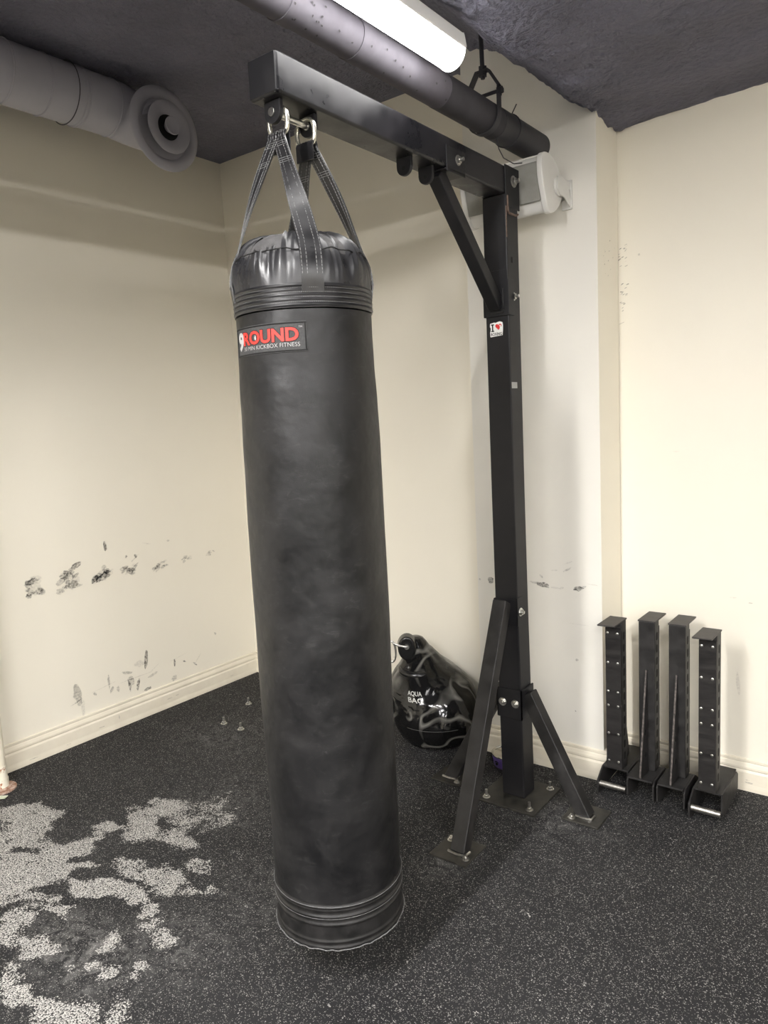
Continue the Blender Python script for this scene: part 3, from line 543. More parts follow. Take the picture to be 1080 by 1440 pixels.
# bottom band with folded ridges
def band(z0, z1, ro, ridges, name, depth=.0035, nr=.006):
    pr = [(ro-.004, z0)]; n = 60
    for k in range(n+1):
        z = z0+(z1-z0)*k/n; h = 0
        for rz, w_, hh in ridges: h += hh*math.exp(-((z-rz)/w_)**2)
        pr.append((ro+h, z))
    pr.append((ro-.004, z1)); b = MB(); b.lathe(pr, (BC.x, BC.y, 0), seg=96); return b.build(name, 'band' if z0 < 1 else 'strap', bag, smooth=True, angle=60)
bb = band(.147, .272, .1742, [(.264, .0035, .004), (.255, .003, .0025), (.238, .004, .0045), (.216, .004, .0035), (.168, .004, .003), (.152, .004, .0035)], 'bottom_band')
m = MB()
def ring_thread(mb, z, r, dash=0, th=.0008, wob=0., a0=0, a1=360):
    n = 180; 
    if dash:
        for k in range(dash):
            t0 = 2*pi*k/dash; t1 = t0+2*pi/dash*.62
            mb.tube([(BC.x+r*cos(t), BC.y+r*sin(t), z) for t in (t0, (t0+t1)/2, t1)], th, 4)
    else:
        mb.tube([(BC.x+(r+wob*noise.noise(Vector((6*cos(2*pi*k/n), 6*sin(2*pi*k/n), z*9))))*cos(2*pi*k/n), BC.y+(r+wob*noise.noise(Vector((6*cos(2*pi*k/n), 6*sin(2*pi*k/n), z*9))))*sin(2*pi*k/n), z+wob*2*noise.noise(Vector((9*cos(2*pi*k/n), 9*sin(2*pi*k/n), 4)))) for k in range(n)], th, 5, closed=True)
ring_thread(m, .149, .1797, 0, .0013, .002); ring_thread(m, .2665, .1783, 0, .0007); ring_thread(m, .234, .1782, 0, .0006)
m.build('frayed_thread', 'stitch', bag)
# top band with stitched ridges
tb = band(1.768, 1.823, .1738, [(1.818, .003, .002), (1.808, .002, .001), (1.797, .002, .0012), (1.786, .002, .0012), (1.774, .003, .002)], 'top_band')
m = MB()
for z in (1.812, 1.802, 1.7915, 1.780): ring_thread(m, z, .1752, 230, .0006)
m.build('band_stitching', 'stitch', bag)
# gathered dome
def gather(r, z, a):
    t = max(0, min(1, (z-1.825)/.10)); k = .013*t*(1-.25*t)*(1 if r > .1 else r*10)
    f = noise.noise(Vector((cos(a)*7, sin(a)*7, z*3)))*1.2+.6*noise.noise(Vector((cos(a)*15, sin(a)*15, z*6)))+.55*noise.noise(Vector((cos(a)*26, sin(a)*26, z*10)))+.2*sin(26*a+3*noise.noise(Vector((cos(a)*3, sin(a)*3, 0))))
    return (r+k*f, z+.004*t*f)
dp = [(.1725, 1.80), (.1735, 1.83), (.1735, 1.85), (.172, 1.868), (.169, 1.882), (.165, 1.893), (.160, 1.903), (.153, 1.914), (.145, 1.925), (.133, 1.937), (.115, 1.949), (.09, 1.959), (.05, 1.966), (.02, 1.967)]
m = MB(); m.lathe(dp, (BC.x, BC.y, 0), seg=260, fr=gather)
keep = []
for f in m.f:
    c = [sum(m.v[i][q] for i in f)/len(f) for q in range(3)]; a = math.degrees(math.atan2(c[1]-BC.y, c[0]-BC.x))
    e = 4*noise.noise(Vector((a*.12, c[2]*40, 0)))
    if len(f) < 9 and -97+e < a < -61+e and c[2] > 1.9085+.004*noise.noise(Vector((a*.3, 0, 0))): continue
    keep.append(f)
m.f = keep; m.mi = [0]*len(keep)
dome = m.build('gathered_top', 'dome', bag, smooth=True, angle=80)
m = MB(); m.lathe([(.150, 1.88), (.158, 1.895), (.152, 1.910), (.142, 1.925), (.130, 1.936), (.112, 1.947), (.088, 1.956), (.04, 1.960)], (BC.x, BC.y, 0), seg=60); m.build('top_lining', 'lining', bag, smooth=True)
m = MB(); m.tube([(BC.x+.1655*cos(2*pi*k/200)*(1+.012*noise.noise(Vector((cos(2*pi*k/200)*8, sin(2*pi*k/200)*8, 0)))), BC.y+.1655*sin(2*pi*k/200)*(1+.012*noise.noise(Vector((cos(2*pi*k/200)*8, sin(2*pi*k/200)*8, 0)))), 1.902+.006*noise.noise(Vector((cos(2*pi*k/200)*7, sin(2*pi*k/200)*7, 2)))) for k in range(200)], .0016, 6, closed=True); m.build('gather_seam', 'thread', bag)
# straps
def strap(theta, ry):
    t = R(theta); rad = Vector((cos(t), sin(t), 0)); tan = Vector((-sin(t), cos(t), 0))
    if tan.x < 0: tan = -tan
    c = Vector((BC.x, BC.y, 0)); W = .052
    low = [(.1715, 1.80), (.1745, 1.822), (.1775, 1.842), (.176, 1.865), (.172, 1.885), (.165, 1.903), (.155, 1.922)]
    pts = [c+rad*r+Vector((0, 0, z)) for r, z in low]; wd = [tan*W]*len(low)
    sy = 1 if rad.y > 0 else -1; ox = .008 if rad.x > 0 else -.008; rx = Vector((-1.309+ox, ry+sy*.0085, 2.186)); out = Vector((0, 0, 0)); s0 = pts[-1]
    for k in range(1, 13):
        q = k/12; p = s0.lerp(rx+out, q); p += rad*.006*sin(pi*q)
        pts.append(p); e = min(1, q*1.1); e = e*e*(3-2*e); wd.append((tan*(1-e)+Vector((1, 0, 0))*e).normalized()*(W-.012*e))
    # loop over ring wire
    for dy, dz in ((.0085, .008), (.005, .0145), (0, .0165), (-.005, .0145), (-.0085, .008), (-.0075, -.03)):
        pts.append(Vector((rx.x, ry+sy*dy, 2.186+dz))); wd.append(Vector((W-.012, 0, 0)))
    b = MB(); b.strip(pts, wd, .004); so = b.build('strap', 'strap', bag, smooth=True, angle=50)
    s = MB()
    def nrm(i):
        tt = (pts[min(i+1, len(pts)-1)]-pts[max(i-1, 0)]).normalized(); n = tt.cross(wd[i]).normalized()
        return n if n.dot(rad) > 0 else -n
    for fx in (-.45, -.22, .22, .45):
        for side in (1, -1):
            path = [pts[i]+wd[i]*fx+nrm(i)*.0022*side for i in range(2, len(pts)-2)]
            # dashed
            for i in range(len(path)-1):
                a, bq = path[i], path[i+1]; L_ = (bq-a).length; n = max(1, int(L_/.0075))
                for k in range(n): s.tube([a.lerp(bq, k/n), a.lerp(bq, (k+.7)/n)], .0008, 3)
    for i in (15, 17):
        for off in (0, .006, .012):
            tt = (pts[i+1]-pts[i]).normalized(); a = pts[i]+tt*off
            for side in (1, -1): s.tube([a-wd[i]*.47+nrm(i)*.0024*side, a+wd[i]*.47+nrm(i)*.0024*side], .0007, 3)
    s.build('strap_stitching', 'stitch', so)
strap(-39, 1.360); strap(-129, 1.360); strap(51, 1.458); strap(141, 1.458)
def dring(y, name):
    cx, cz = -1.309, 2.224; pts = []
    for k in range(40):
        a = 2*pi*k/40; x = cos(a); z = sin(a)
        sx = math.copysign(abs(x)**.75, x)*.030; sz = math.copysign(abs(z)**.75, z)*.032
        pts.append((cx+sx, y, cz+sz))
    b = MB(); b.tube(pts, .0058, 10, closed=True); return b.build(name, 'ringmetal', bag, smooth=True)
dring(1.361, 'hanging_ring'); dring(1.457, 'hanging_ring')
# badge
def bagr(z):
    for (ra, za), (rb, zb) in zip(prof, prof[1:]):
        if za <= z <= zb:
            t = (z-za)/(zb-za); t = t*t*(3-2*t); return ra+(rb-ra)*t
    return .172
TH0, Z0, Z1 = R(-119), 1.668, 1.737
AL = R(73)*.174
def bf(o): return lambda u, v: (BC.x+(bagr(Z0+v)+.0022+o)*cos(TH0+u/.174), BC.y+(bagr(Z0+v)+.0022+o)*sin(TH0+u/.174), Z0+v)
bd = None
m = MB(); n = 40; H_ = Z1-Z0; g = []
for k in range(n+1):
    for j in range(7): g.append(bf(0)(AL*k/n, H_*j/6))
m.add(g, [(k*7+j, (k+1)*7+j, (k+1)*7+j+1, k*7+j+1) for k in range(n) for j in range(6)])
g2 = []
for k in range(n+1):
    for j in range(7): g2.append(bf(-.006)(AL*k/n, H_*j/6))
m.add([g[k*7] for k in range(n+1)]+[g2[k*7] for k in range(n+1)], [(k, k+1, n+2+k, n+1+k) for k in range(n)])
m.add([g[k*7+6] for k in range(n+1)]+[g2[k*7+6] for k in range(n+1)], [(k, k+1, n+2+k, n+1+k) for k in range(n)])
m.add(g[-7:]+g2[-7:], [(j, j+1, 8+j, 7+j) for j in range(6)]); m.add(g[:7]+g2[:7], [(j, j+1, 8+j, 7+j) for j in range(6)])
bd = m.build('badge', 'patch', bag, smooth=True, angle=30); bd['label'] = 'black rectangular badge with red and white lettering'
m = MB(); e = .003
pth = [bf(.0006)(AL*k/30, e) for k in range(31)]+[bf(.0006)(AL-e, e+(H_-2*e)*k/6) for k in range(7)]+[bf(.0006)(AL*(30-k)/30, H_-e) for k in range(31)]+[bf(.0006)(e, H_-e-(H_-2*e)*k/6) for k in range(7)]
m.tube(pth, .0014, 6, closed=True); m.build('badge_border', 'thread', bd)
place_text('9', 'numeral', 'greytext', bd, bf(.0009), .011, .042, .013, .058, bold=.0022, size=.05)
place_text('ROUND', 'lettering_outline', 'thread', bd, bf(.0007), .0395, .2045, .0225, .0575, bold=.0032, size=.05)
place_text('ROUND', 'red_lettering', 'red', bd, bf(.0013), .041, .203, .024, .056, bold=.0018, size=.05)
place_text('30 MIN KICKBOX FITNESS', 'small_lettering', 'greytext', bd, bf(.0009), .042, .205, .0118, .0212, bold=-.0002, size=.02)
place_text('TM', 'trademark', 'greytext', bd, bf(.0009), .2035, .212, .054, .058, bold=0, size=.01)
m = MB(); fl_ = [(0, .006), (.0025, .002), (.003, -.003), (.001, -.007), (-.002, -.005), (-.0028, 0)]
m.add([bf(.0017)(.0885+x, .040+y) for x, y in fl_], [tuple(range(6))]); m.build('flame_mark', 'greytext', bd)

# ------------------------------------------------------------------ ceiling pipe, hanger, duct, light
m = MB(); XP, ZP, RP = -1.283, 2.500, .0515
m.tube([(XP, -5.58, ZP), (XP, 2.746, ZP)], RP, 40); pp = m.build('ceiling_pipe', 'pipe', None, smooth=True)
tag(pp, 'long grey painted pipe running under the ceiling into the pillar', 'pipe')
for y, w_ in [(1.36, .05), (1.62, .05)]:
    m = MB(); m.tube([(XP, y, ZP), (XP, y+w_, ZP)], RP+.0022, 40); c = m.build('pipe_coupling', 'pipe', pp, smooth=True)
m = MB(); m.tube([(XP, 2.05, ZP), (XP, 2.41, ZP)], RP+.0012, 40); m.build('pipe_section', 'midpipe', pp, smooth=True)['label'] = 'darker grey length of the pipe'
m = MB()
for k in range(26):
    y = rnd.uniform(1.35, 2.04); a = R(rnd.uniform(-75, 5)); q = []
    for j in range(7):
        t = 2*pi*j/7; w_ = rnd.uniform(.0015, .004); aa = a+w_*cos(t)/RP; q.append((XP+(RP+.0028)*cos(aa), y+w_*1.2*sin(t), ZP+(RP+.0028)*sin(aa)))
    m.add(q, [tuple(range(7))])
m.build('paint_chips', 'chip', pp)['kind'] = 'stuff'
m = MB(); m.tube([(XP, 2.40, ZP), (XP, 2.744, ZP)], RP+.0022, 40); c = m.build('pipe_sleeve', 'blackpipe', pp, smooth=True); c['label'] = 'dark painted end of the pipe'
m = MB(); m.tube([(XP+RP*1.06*cos(t), 2.50, ZP+RP*1.06*sin(t)) for t in [2*pi*k/30 for k in range(30)]], .003, 6, closed=True); m.tube([(XP+.02, 2.5, ZP+.05), (XP+.045, 2.49, ZP+.075)], .002, 5); m.build('cable_tie', 'blackpipe', pp)
# clevis hanger
hg = thing('pipe_hanger', (XP, 2.335, ZP), 'dark clevis hanger on a rod holding the grey ceiling pipe', 'pipe hanger')
m = MB(); Yh = 2.335
pts = [(XP-.058*cos(t), Yh, ZP-.056*sin(t)) for t in [pi*k/24 for k in range(25)]]
pts = [(XP-.058, Yh, ZP+.075), (XP-.058, Yh, ZP+.03)]+pts+[(XP+.058, Yh, ZP+.03), (XP+.058, Yh, ZP+.075)]
m.strip(pts, [(0, .026, 0)]*len(pts), .004); m.build('clevis_strap', 'blackpipe', hg)
m = MB(); pts = [(XP-.060, Yh, ZP+.055), (XP-.060, Yh, ZP+.085), (XP-.022, Yh, ZP+.145), (XP+.022, Yh, ZP+.145), (XP+.060, Yh, ZP+.085), (XP+.060, Yh, ZP+.055)]
m.strip(pts, [(0, .024, 0)]*6, .006); m.build('clevis_yoke', 'blackpipe', hg)
m = MB(); m.tube([(XP-.07, Yh, ZP+.068), (XP+.07, Yh, ZP+.068)], .006, 10); m.tube([(XP+.062, Yh, ZP+.068), (XP+.072, Yh, ZP+.068)], .012, 6); m.build('cross_bolt', 'blackpipe', hg)
m = MB(); m.tube([(XP, Yh, ZP+.122), (XP-.004, Yh, 2.80)], .0075, 10); m.tube([(XP, Yh, ZP+.13), (XP, Yh, ZP+.143)], .015, 6); m.tube([(XP, Yh, ZP+.148), (XP, Yh, ZP+.16)], .015, 6); m.build('threaded_rod', 'blackpipe', hg)

# linear light fixtures
def fixture(x, y0, y1, z, label, hang, glow='glow'):
    f = thing('strip_light', (x, (y0+y1)/2, z), label, 'light')
    # housing profile (x,z): trough with closed sides
    hp = [(x-.046, z+.006), (x-.048, z+.012), (x-.042, z+.046), (x-.030, z+.052), (x+.030, z+.052), (x+.042, z+.046), (x+.048, z+.012), (x+.046, z+.006)]
    b = MB(); b.prism(hp, 1, y0, y1); b.build('housing', 'housing', f, bevel=.002)
    dd = .046 if glow == 'glow' else .018  # unseen lamps get a flatter diffuser, shaped to keep upper walls darker
    dpf = [(x+.044*cos(a), z+.008+dd*sin(a)) for a in [pi+pi*k/20 for k in range(21)]]
    b = MB(); b.prism(dpf, 1, y0+.004, y1-.004); b.build('diffuser', glow, f, smooth=True, angle=50)
    for yy in (y0, y1-.006):
        b = MB(); ep = [(x+.046*cos(a), z+.008+(dd+.002)*sin(a)) for a in [pi+pi*k/20 for k in range(21)]]+[(x+.048, z+.012), (x+.042, z+.048), (x-.042, z+.048), (x-.048, z+.012)]
        b.prism(ep, 1, yy, yy+.002); b.build('end_cap', 'housing', f)
    for yy in (y0+.2, y1-.16):
        b = MB(); b.tube([(x, yy, z+.05), (x, yy, hang)], .0015, 6); b.build('suspension_wire', 'zinc', f)
    return f
fixture(-1.135, .66, 1.895, 2.497, 'bright white strip light hanging below the foam beside the grey pipe', 2.64)
for fx, fy, dsc in [(-1.135, -1.1, 'flat strip light next in line behind the lit one over the bag'), (-1.135, -2.9, 'added unseen flat strip light farthest along the row over the grey pipe'),
                    (1.0, .25, 'flat strip light of the middle row, level with the bag'),
                    (1.0, -1.5, 'unseen flat strip light of the middle row, placed for even light, second from the back wall'), (1.0, -3.3, 'added unseen flat strip light in the middle of the middle row'), (1.0, -5.0, 'added unseen flat strip light of the middle row, nearest the front wall'),
                    (3.1, -1.5, 'added unseen flat strip light of the right row, nearest the back wall'), (3.1, -3.9, 'added unseen flat strip light of the right row, nearest the front wall')]:
    fixture(fx, fy, fy+1.23, 2.497, dsc, 2.63, 'glow_bright' if fy > -1.2 and fx < 0 else 'glow_mid' if fy > 0 and fx < 2 else 'glow_added')  # far lamps are unseen, put in for more even frontal light

m = MB(); m.tube([(-1.275, 2.405, 2.452), (-1.265, 2.40, 2.41), (-1.24, 2.385, 2.37), (-1.235, 2.45, 2.365), (-1.26, 2.63, 2.418)], .0018, 6); cb = m.build('speaker_cable', 'blackpipe', None, smooth=True); tag(cb, 'thin dark cable drooping from the pipe to the speaker', 'cable')

# duct on the left
XD, ZD, RD = -2.87, 2.868, .112
dt = thing('air_duct', (XD, 1.0, ZD), 'grey round air duct with a disc diffuser under the left ceiling', 'duct')
m = MB(); pth = [(XD, y, ZD) for y in (-5.5, 0, 1, 1.5, 1.8, 1.98)]
for k in range(1, 9):
    a = R(80)*k/8; pth.append((XD+.15*(1-cos(a)), 1.98+.13*sin(a)+.0, ZD-.075*(k/8)**1.3))
m.tube(pth, [RD]*6+[RD+.001, RD, RD-.001, RD-.002, RD-.003, RD-.005, RD-.008, RD-.010], 48); dbo = m.build('duct_body', 'duct', dt, smooth=True, angle=50)
def dring2(y, r=.004):
    b = MB(); b.tube([(XD+(RD+.0005)*cos(t), y, ZD+(RD+.0005)*sin(t)) for t in [2*pi*k/48 for k in range(48)]], r, 6, closed=True); b.build('duct_seam', 'duct', dbo, smooth=True)
for y in (.9, 1.1, 1.3, 1.505, 1.655, 1.80, 1.815, 1.955): dring2(y, .0035)
m = MB(); m.tube([(XD-.03, 1.75, 3.0), (XD, 1.757, ZD+RD)], .003, 6); m.tube([(XD+.118*cos(t), 1.76, ZD+.118*sin(t)) for t in [2*pi*k/40 for k in range(40)]], .002, 5, closed=True); m.build('hanging_wire', 'blackpipe', dt)
# disc diffuser facing +X
DC = Vector((-2.715, 2.118, 2.782))
m = MB(); m.lathe([(.168, 0), (.172, .004), (.170, .010), (.145, .016), (.128, .010), (.118, -.004), (.116, -.02), (.10, -.02)], DC, axis=0, seg=64); df = m.build('diffuser_rim', 'duct', dt, smooth=True, angle=60)
m = MB(); m.lathe([(.1155, -.0195), (.112, -.0165)], DC, axis=0, seg=48); m.build('throat_shade', 'hole', df)  # near-black disc paints the shadow in the gap behind the inner cone
m = MB(); m.lathe([(.06, .010), (.104, .032), (.107, .038), (.102, .042), (.075, .036), (.052, .030), (.046, .022)], DC, axis=0, seg=64); m.build('inner_cone', 'duct', df, smooth=True, angle=60)
m = MB(); m.lathe([(.0515, .0292), (.051, .0312)], DC, axis=0, seg=32); m.build('inner_gap', 'hole', df)
m = MB(); m.lathe([(.015, .02), (.035, .054), (.037, .060), (.034, .063), (.020, .056), (.004, .054)], DC, axis=0, seg=48); m.build('centre_cone', 'duct', df, smooth=True, angle=60)
m = MB(); m.tube([(DC.x-.03, DC.y, DC.z), (DC.x+.03, DC.y, DC.z)], .008, 8); m.build('spindle', 'duct', df)

# ------------------------------------------------------------------ wall speaker
sp = thing('wall_speaker', (-1.33, 2.746, 2.30), 'white boxy wall speaker with a dusty grille mounted on the pillar', 'speaker')
def densify(pts, n=6):
    out = []; N_ = len(pts)
    for i in range(N_):
        p0, p1, p2, p3 = [Vector(pts[(i+k-1) % N_]) for k in range(4)]
        for k in range(n):
            t = k/n; out.append(tuple(.5*((2*p1)+(-p0+p2)*t+(2*p0-5*p1+4*p2-p3)*t*t+(-p0+3*p1-3*p2+p3)*t**3)))
    return out
capo = [(2.528, 2.385), (2.552, 2.414), (2.605, 2.416), (2.663, 2.392), (2.700, 2.335), (2.692, 2.275), (2.640, 2.228), (2.592, 2.212), (2.572, 2.226), (2.555, 2.265), (2.534, 2.322)]
co = densify(capo, 5)
ins = [((y-2.61)*.93+2.612, (z-2.315)*.93+2.315) for y, z in co]
SX0, SX1 = -1.505, -1.165
m = MB(); m.prism(ins, 0, SX0+.015, SX1-.015); m.build('cabinet', 'speaker', sp, smooth=True, angle=40)
for a, b in ((SX1-.022, SX1), (SX0, SX0+.022)):
    m = MB(); m.prism(co, 0, a, b); m.build('end_cap', 'speaker', sp, bevel=.004)
m = MB(); fr = [(2.5325, 2.378), (2.550, 2.402), (2.560, 2.398), (2.575, 2.262), (2.5525, 2.252), (2.538, 2.31)]; m.prism(fr, 0, SX0+.022, SX1-.022); m.build('grille', 'grille', sp, bevel=.002)['label'] = 'grey dusty grille'
m = MB(); m.box(SX0+.02, SX1-.02, 2.55, 2.60, 2.404, 2.409); m.build('top_rib', 'speaker', sp, bevel=.001)
m = MB(); kn = [(2.655+.034*cos(t), 2.315+.034*sin(t)) for t in [2*pi*k/28 for k in range(28)]]; m.prism(kn, 0, SX1, SX1+.010); m.build('bracket_knob', 'speaker', sp, bevel=.003)
m = MB(); arm = [(2.630, 2.347), (2.665, 2.352), (2.712, 2.345), (2.746, 2.352), (2.746, 2.315), (2.724, 2.316), (2.730, 2.296), (2.746, 2.275), (2.746, 2.256), (2.735, 2.256), (2.690, 2.282), (2.650, 2.285), (2.625, 2.30)]
m.prism(arm, 0, SX1+.010, SX1+.016); m.build('bracket_arm', 'speaker', sp, bevel=.002)
m = MB(); m.box(SX1-.02, SX1+.02, 2.738, 2.747, 2.25, 2.355); m.build('wall_plate', 'speaker', sp, bevel=.002)

# ------------------------------------------------------------------ teardrop bag
AC = Vector((-1.845, 2.735, 0))
aq = thing('teardrop_punching_bag', tuple(AC), 'glossy marbled black teardrop bag resting on the floor by the back wall', 'punching bag')
ap = [(.085, .0), (.125, .004), (.158, .018), (.180, .045), (.195, .085), (.204, .13), (.205, .18), (.200, .225), (.188, .262), (.170, .295), (.145, .325), (.115, .352), (.088, .378), (.066, .404), (.050, .428), (.040, .45), (.033, .462), (.02, .468)]
def aqs(r, z, a):
    t = max(0, z-.2)/.27
    rr = r*(1+.03*sin(2*a+.6)*(1-t*.5))+(.010*noise.noise(Vector((cos(a)*2.4, sin(a)*2.4, z*9)))*(1 if .05 < z < .42 else .2))
    return (rr, z)
m = MB(); seg = 96; vs = []
pr = []
for (ra, za), (rb, zb) in zip(ap, ap[1:]):
    for k in range(4): t = k/4; pr.append((ra+(rb-ra)*t, za+(zb-za)*t))
pr.append(ap[-1])
for r, z in pr:
    t = max(0, (z-.12)/.35)
    ox, oy = -.115*t**1.3-.02*t, -.01*t+.045*t
    for k in range(seg):
        a = 2*pi*k/seg; rr, zz = aqs(r, z, a); vs.append((AC.x+ox+rr*cos(a), AC.y+oy+rr*sin(a), zz))
n = len(pr)
m.add(vs, [(i*seg+k, i*seg+(k+1) % seg, (i+1)*seg+(k+1) % seg, (i+1)*seg+k) for i in range(n-1) for k in range(seg)]+[tuple(range(seg))[::-1], tuple((n-1)*seg+k for k in range(seg))])
ab = m.build('bag_skin', 'marble', aq, smooth=True, angle=70)
# moulded seam line
m = MB(); m.tube([(AC.x+.1995*cos(2*pi*k/90), AC.y+.1995*sin(2*pi*k/90), .118) for k in range(90)], .0012, 5, closed=True); m.build('moulded_seam', 'seam', ab)
# neck lug (rubber tab) with ring
TC = Vector((AC.x-.128, AC.y-.045, .435))
cd = Vector((.56, -.83, 0)).normalized(); rg = Vector((.83, .56, 0)).normalized()
m = MB(); pts = []
for k in range(24):
    a = 2*pi*k/24; x, z = cos(a), sin(a); h = .056 if z > 0 else .060
    pts.append((x*.042, z*h))
f_ = [TC+rg*x+Vector((0, 0, z))+cd*.020 for x, z in pts]; b_ = [TC+rg*x*1.15+Vector((0, 0, z*1.05))-cd*.045 for x, z in pts]
m.add(f_+b_, [tuple(range(24)), tuple(range(24, 48))[::-1]]+[(i, (i+1) % 24, 24+(i+1) % 24, 24+i) for i in range(24)]); m.build('neck_lug', 'aquarub', aq, bevel=.010, seg=4)
m = MB(); m.tube([TC+cd*.018+Vector((0, 0, .012)), TC+cd*.024+Vector((0, 0, .012))], .021, 20); m.build('lug_hole', 'hole', aq)
m = MB(); m.tube([TC+cd*.02+Vector((0, 0, .012)), TC+cd*.036+Vector((0, 0, .012))], .012, 16); m.tube([TC+cd*.032+Vector((0, 0, .012)), TC+cd*.034-rg*.03+Vector((0, 0, .018)), TC+cd*.03-rg*.062+Vector((0, 0, .030))], .006, 10); m.build('shackle_pin', 'zinc', aq, smooth=True)
m = MB(); cc = TC-rg*.075+cd*.02+Vector((0, 0, -.012)); m.tube([cc+rg*.022*math.copysign(abs(cos(t))**.8, cos(t))+Vector((0, 0, .050*sin(t))) for t in [2*pi*k/30 for k in range(30)]], .005, 8, closed=True); m.build('shackle_ring', 'zinc', aq, smooth=True)
# collar roll under the lug
m = MB(); cc = Vector((AC.x-.085, AC.y-.02, .345)); m.tube([cc+rg*.088*cos(t)+cd*.088*sin(t)+Vector((0, 0, -.018*sin(t))) for t in [pi*k/20 for k in range(21)]], [.006+.014*sin(pi*k/20) for k in range(21)], 12); m.build('neck_collar', 'aquarub', aq, smooth=True)
def aqf(o):
    def f(u, v):
        z = .237+v; a = math.atan2(cd.y, cd.x)+R(-23)+u/.20
        r = .205; 
        for (ra, za), (rb, zb) in zip(ap, ap[1:]):
            if za <= z <= zb: r = ra+(rb-ra)*(z-za)/(zb-za)
        t = max(0, (z-.12)/.35); rr, _ = aqs(r, z, a)
        return (AC.x-.115*t**1.3-.02*t+(rr+.0015+o)*cos(a), AC.y-.01*t+.045*t+(rr+.0015+o)*sin(a), z)
    return f
place_text('AQUA', 'lettering', 'bagtext', ab, aqf(0), -.038, .038, .022, .042, bold=.001)
place_text('BAG', 'lettering', 'bagtext', ab, aqf(0), -.038, .038, -.002, .018, bold=.001)

# ------------------------------------------------------------------ bowl
bw = thing('pet_bowl', (-1.446, 2.668, 0), 'purple steel pet bowl on the floor behind the post', 'bowl')
m = MB(); m.lathe([(.055, 0), (.060, .003), (.0685, .05), (.067, .052), (.057, .028), (.043, .013), (.01, .010)], (-1.446, 2.668, 0), seg=40); m.build('outer_shell', 'purple', bw, smooth=True, angle=60)
m = MB(); m.lathe([(.0695, .052), (.071, .0555), (.0695, .058), (.064, .055), (.056, .03), (.044, .016), (.01, .013)], (-1.446, 2.668, 0), seg=40); m.build('steel_liner', 'steel', bw, smooth=True, angle=60)
for k in range(9):
    a = 2*pi*k/9+.2; rr = .0655; c = Vector((-1.446+rr*cos(a), 2.668+rr*sin(a), .026)); t = Vector((-sin(a), cos(a), 0)); nn = Vector((cos(a), sin(a), 0)); m = MB()
    for dx, dz, r_ in [(0, -.003, .006), (-.007, .005, .0026), (-.0025, .008, .0026), (.0025, .008, .0026), (.007, .005, .0026)]:
        m.tube([c+t*dx+Vector((0, 0, dz))-nn*.003, c+t*dx+Vector((0, 0, dz))+nn*.0012], r_, 10)
    m.build('paw_print', 'hole', bw)

# ------------------------------------------------------------------ rack arms
def copy_tree(o, parent=None):
    c = o.copy(); COL.objects.link(c); c.parent = parent
    for ch in list(o.children): copy_tree(ch, c)
    return c
def rack_arm(label, gl, y_end):
    f = thing('spotter_arm', (0, 0, 0), label, 'rack arm', 'rack arms standing against the wall')
    f.pop('_o')
    HT = .694
    m = MB(); m.box(-.0305, .0305, -.026, .027, .095, HT-.006); tb_ = m.build('arm_tube', 'blackworn', f, bevel=.003)
    for k in range(11):
        z = .145+k*.0485
        pr = [(.009*cos(t), z+(.007 if sin(t) > 0 else -.007)+.009*sin(t)) for t in [2*pi*(q+.5)/16 for q in range(16)]]
        for s_ in (1, -1): MB().prism(pr, 0, s_*.0303, s_*.0309).build('slot', 'hole', tb_)
    m = MB(); m.box(-.0300, .0300, -.034, -.026, .097, .664); pad = m.build('front_pad', 'plastic', f, bevel=.001)
    for z in (.643, .525, .409, .352, .239, .126):
        for x in (-.021, .017):
            b = MB(); b.lathe([(.0055, -.0335), (.0052, -.0352), (.003, -.0363), (.001, -.0365)], (x, 0, z), axis=1, seg=12)
            b.build('screw', 'zinc', pad, smooth=True)
    m = MB(); m.box(-.033, .033, -.108, .029, HT-.006, HT); m.prism([(-.033, -.004+HT), (.033, -.004+HT), (.033, HT), (-.033, HT)], 1, -.110, -.104); m.build('end_plate', 'cap', f, bevel=.0015)
    # channel bracket, open below
    m = MB(); m.box(-.0455, .0455, -.026, y_end, .088, .095)
    L_ = [(-.085, .0), (-.085, .058), (-.028, .0945), (y_end-.02, .0945), (y_end, .078), (y_end, .02), (y_end-.015, .014)]
    Rr = [(.012, .0), (-.026, .02), (-.026, .0945), (y_end-.02, .0945), (y_end, .078), (y_end, .02), (y_end-.015, .014)]
    m.prism(L_, 0, -.052, -.0455); m.prism(Rr, 0, .0455, .052); m.build('channel_bracket', 'blackworn', f, bevel=.001)
    m = MB(); m.tube([(-.0455, -.062, .036), (.036, -.062, .036)], .012, 20); m.tube([(.036, -.062, .036), (.054, -.062, .036)], .0105, 20); m.build('roller_pin', 'roller', f, smooth=True)
    # gusset: thin triangular plate behind the tube
    g = [(.027, .095), (gl, .095), (gl, .105), (.035, .50), (.027, .50)]
    m = MB(); m.prism(g, 0, -.003, .003); gs = m.build('gusset', 'blackworn', f)
    m = MB(); m.bar((0, gl, .10), (0, .034, .50), (1, 0, 0), .0062, .002); m.build('gusset_edge', 'wornedge', gs)
    for z in (.17, .26): MB().tube([(-.0034, .055, z), (.0034, .055, z)], .011, 14).build('gusset_hole', 'hole', gs)
    return f
pA = rack_arm('black rack arm with riveted pad facing out, closest to the pillar', .13, .205)
pA.location = (-.986, 2.716, 0)
c = copy_tree(pA); c.location = (-.643, 2.716, 0); c['label'] = 'black rack arm with riveted pad facing out, farthest from the pillar'; c.rotation_euler = (0, 0, R(-1))
pB = rack_arm('black rack arm turned pad to the wall, second from the pillar', .112, .115)
pB.location = (-.876, 2.765, 0); pB.rotation_euler = (0, 0, R(180))
c = copy_tree(pB); c.location = (-.7645, 2.767, 0); c['label'] = 'black rack arm turned pad to the wall, third from the pillar'

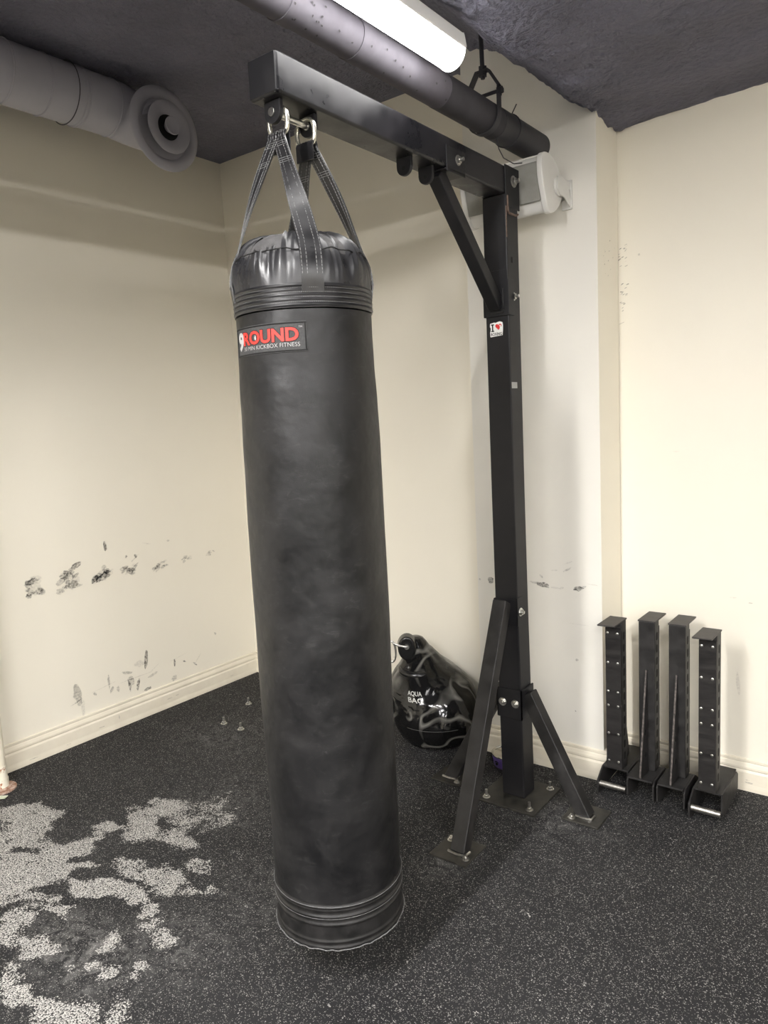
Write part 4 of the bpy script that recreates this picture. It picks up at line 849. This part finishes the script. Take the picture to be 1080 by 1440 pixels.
# ------------------------------------------------------------------ bits on the floor
for x, y, lab in [(-2.877, 2.312, 'steel anchor stud nearest the left baseboard'), (-2.745, 2.308, 'steel anchor stud closest to the tall black bag'), (-2.965, 2.56, 'steel anchor stud farthest back on the black floor')]:
    p = thing('anchor_stud', (x, y, 0), lab, 'bolt', 'studs sticking out of the floor')
    m = MB(); m.tube([(x, y, 0), (x, y, .036)], .0055, 12); m.build('stud', 'zinc', p, smooth=True)
    m = MB(); m.tube([(x, y, .004), (x, y, .013)], .011, 6); m.tube([(x, y, 0), (x, y, .004)], .017, 18); m.build('nut', 'zinc', p)
# painted pole at the left edge
px, py = -3.185, 1.335
pl = thing('painted_pole', (px, py, 0), 'chipped cream pole with a rusty foot at the left edge', 'pole')
m = MB(); m.tube([(px, py, .10), (px, py, 2.975)], .030, 24); m.build('pole_shaft', 'base', pl, smooth=True); m = MB(); m.tube([(px, py, .012), (px, py, .11)], .0315, 24); m.tube([(px, py, .012), (px, py, .05)], .034, 24); m.build('pole_foot', 'polepaint', pl, smooth=True)['label'] = 'chipped rusty lower end'
m = MB(); m.tube([(px, py, 0), (px, py, .010)], .062, 28); m.tube([(px, py, .009), (px, py, .016)], .045, 28); m.build('pole_flange', 'flange', pl, bevel=.002)
m = MB(); m.strip([(-3.16, 1.25, .004), (-3.12, 1.27, .012), (-3.085, 1.31, .006)], [(.012, -.02, 0)]*3, .003); tag(m.build('plastic_strip', 'green', None), 'pale green and white scrap lying by the pole foot', 'scrap')
m = MB(); m.lathe([(.004, .001), (.012, .004), (.015, .012), (.012, .02), (.004, .023)], (-3.10, 1.232, 0), seg=20); tag(m.build('plastic_ball', 'housing', None, smooth=True), 'small white round plastic ball on the floor at the left edge', 'ball')

# ------------------------------------------------------------------ camera, world
cam = bpy.data.cameras.new('camera'); co_ = bpy.data.objects.new('camera', cam); COL.objects.link(co_)
cam.sensor_fit = 'VERTICAL'; cam.sensor_height = 36.; cam.sensor_width = 27.; cam.lens = 1030.67/1440*36
yaw, pitch, roll = -.65560920, .125202352, .0502929795
fw = Vector((sin(yaw)*cos(pitch), cos(yaw)*cos(pitch), -sin(pitch))); rt = Vector((cos(yaw), -sin(yaw), 0)); dn = fw.cross(rt)
r2 = rt*cos(roll)+dn*sin(roll); d2 = -rt*sin(roll)+dn*cos(roll)
mt = Matrix((r2, -d2, -fw)).transposed().to_4x4(); mt.translation = (0, 0, 1.5); co_.matrix_world = mt
cam.clip_start = .02
sc.camera = co_
wd = bpy.data.worlds.new('world'); sc.world = wd; wd.use_nodes = True
wd.node_tree.nodes['Background'].inputs[0].default_value = (.6, .6, .62, 1); wd.node_tree.nodes['Background'].inputs[1].default_value = .05
vs_ = sc.view_settings; sc.display_settings.display_device = 'sRGB'
vs_.view_transform = 'Standard'; vs_.look = 'None'; vs_.gamma = 1; vs_.use_curve_mapping = False; vs_.exposure = 1.36
for o in bpy.data.objects:
    if '_o' in o: o.pop('_o')
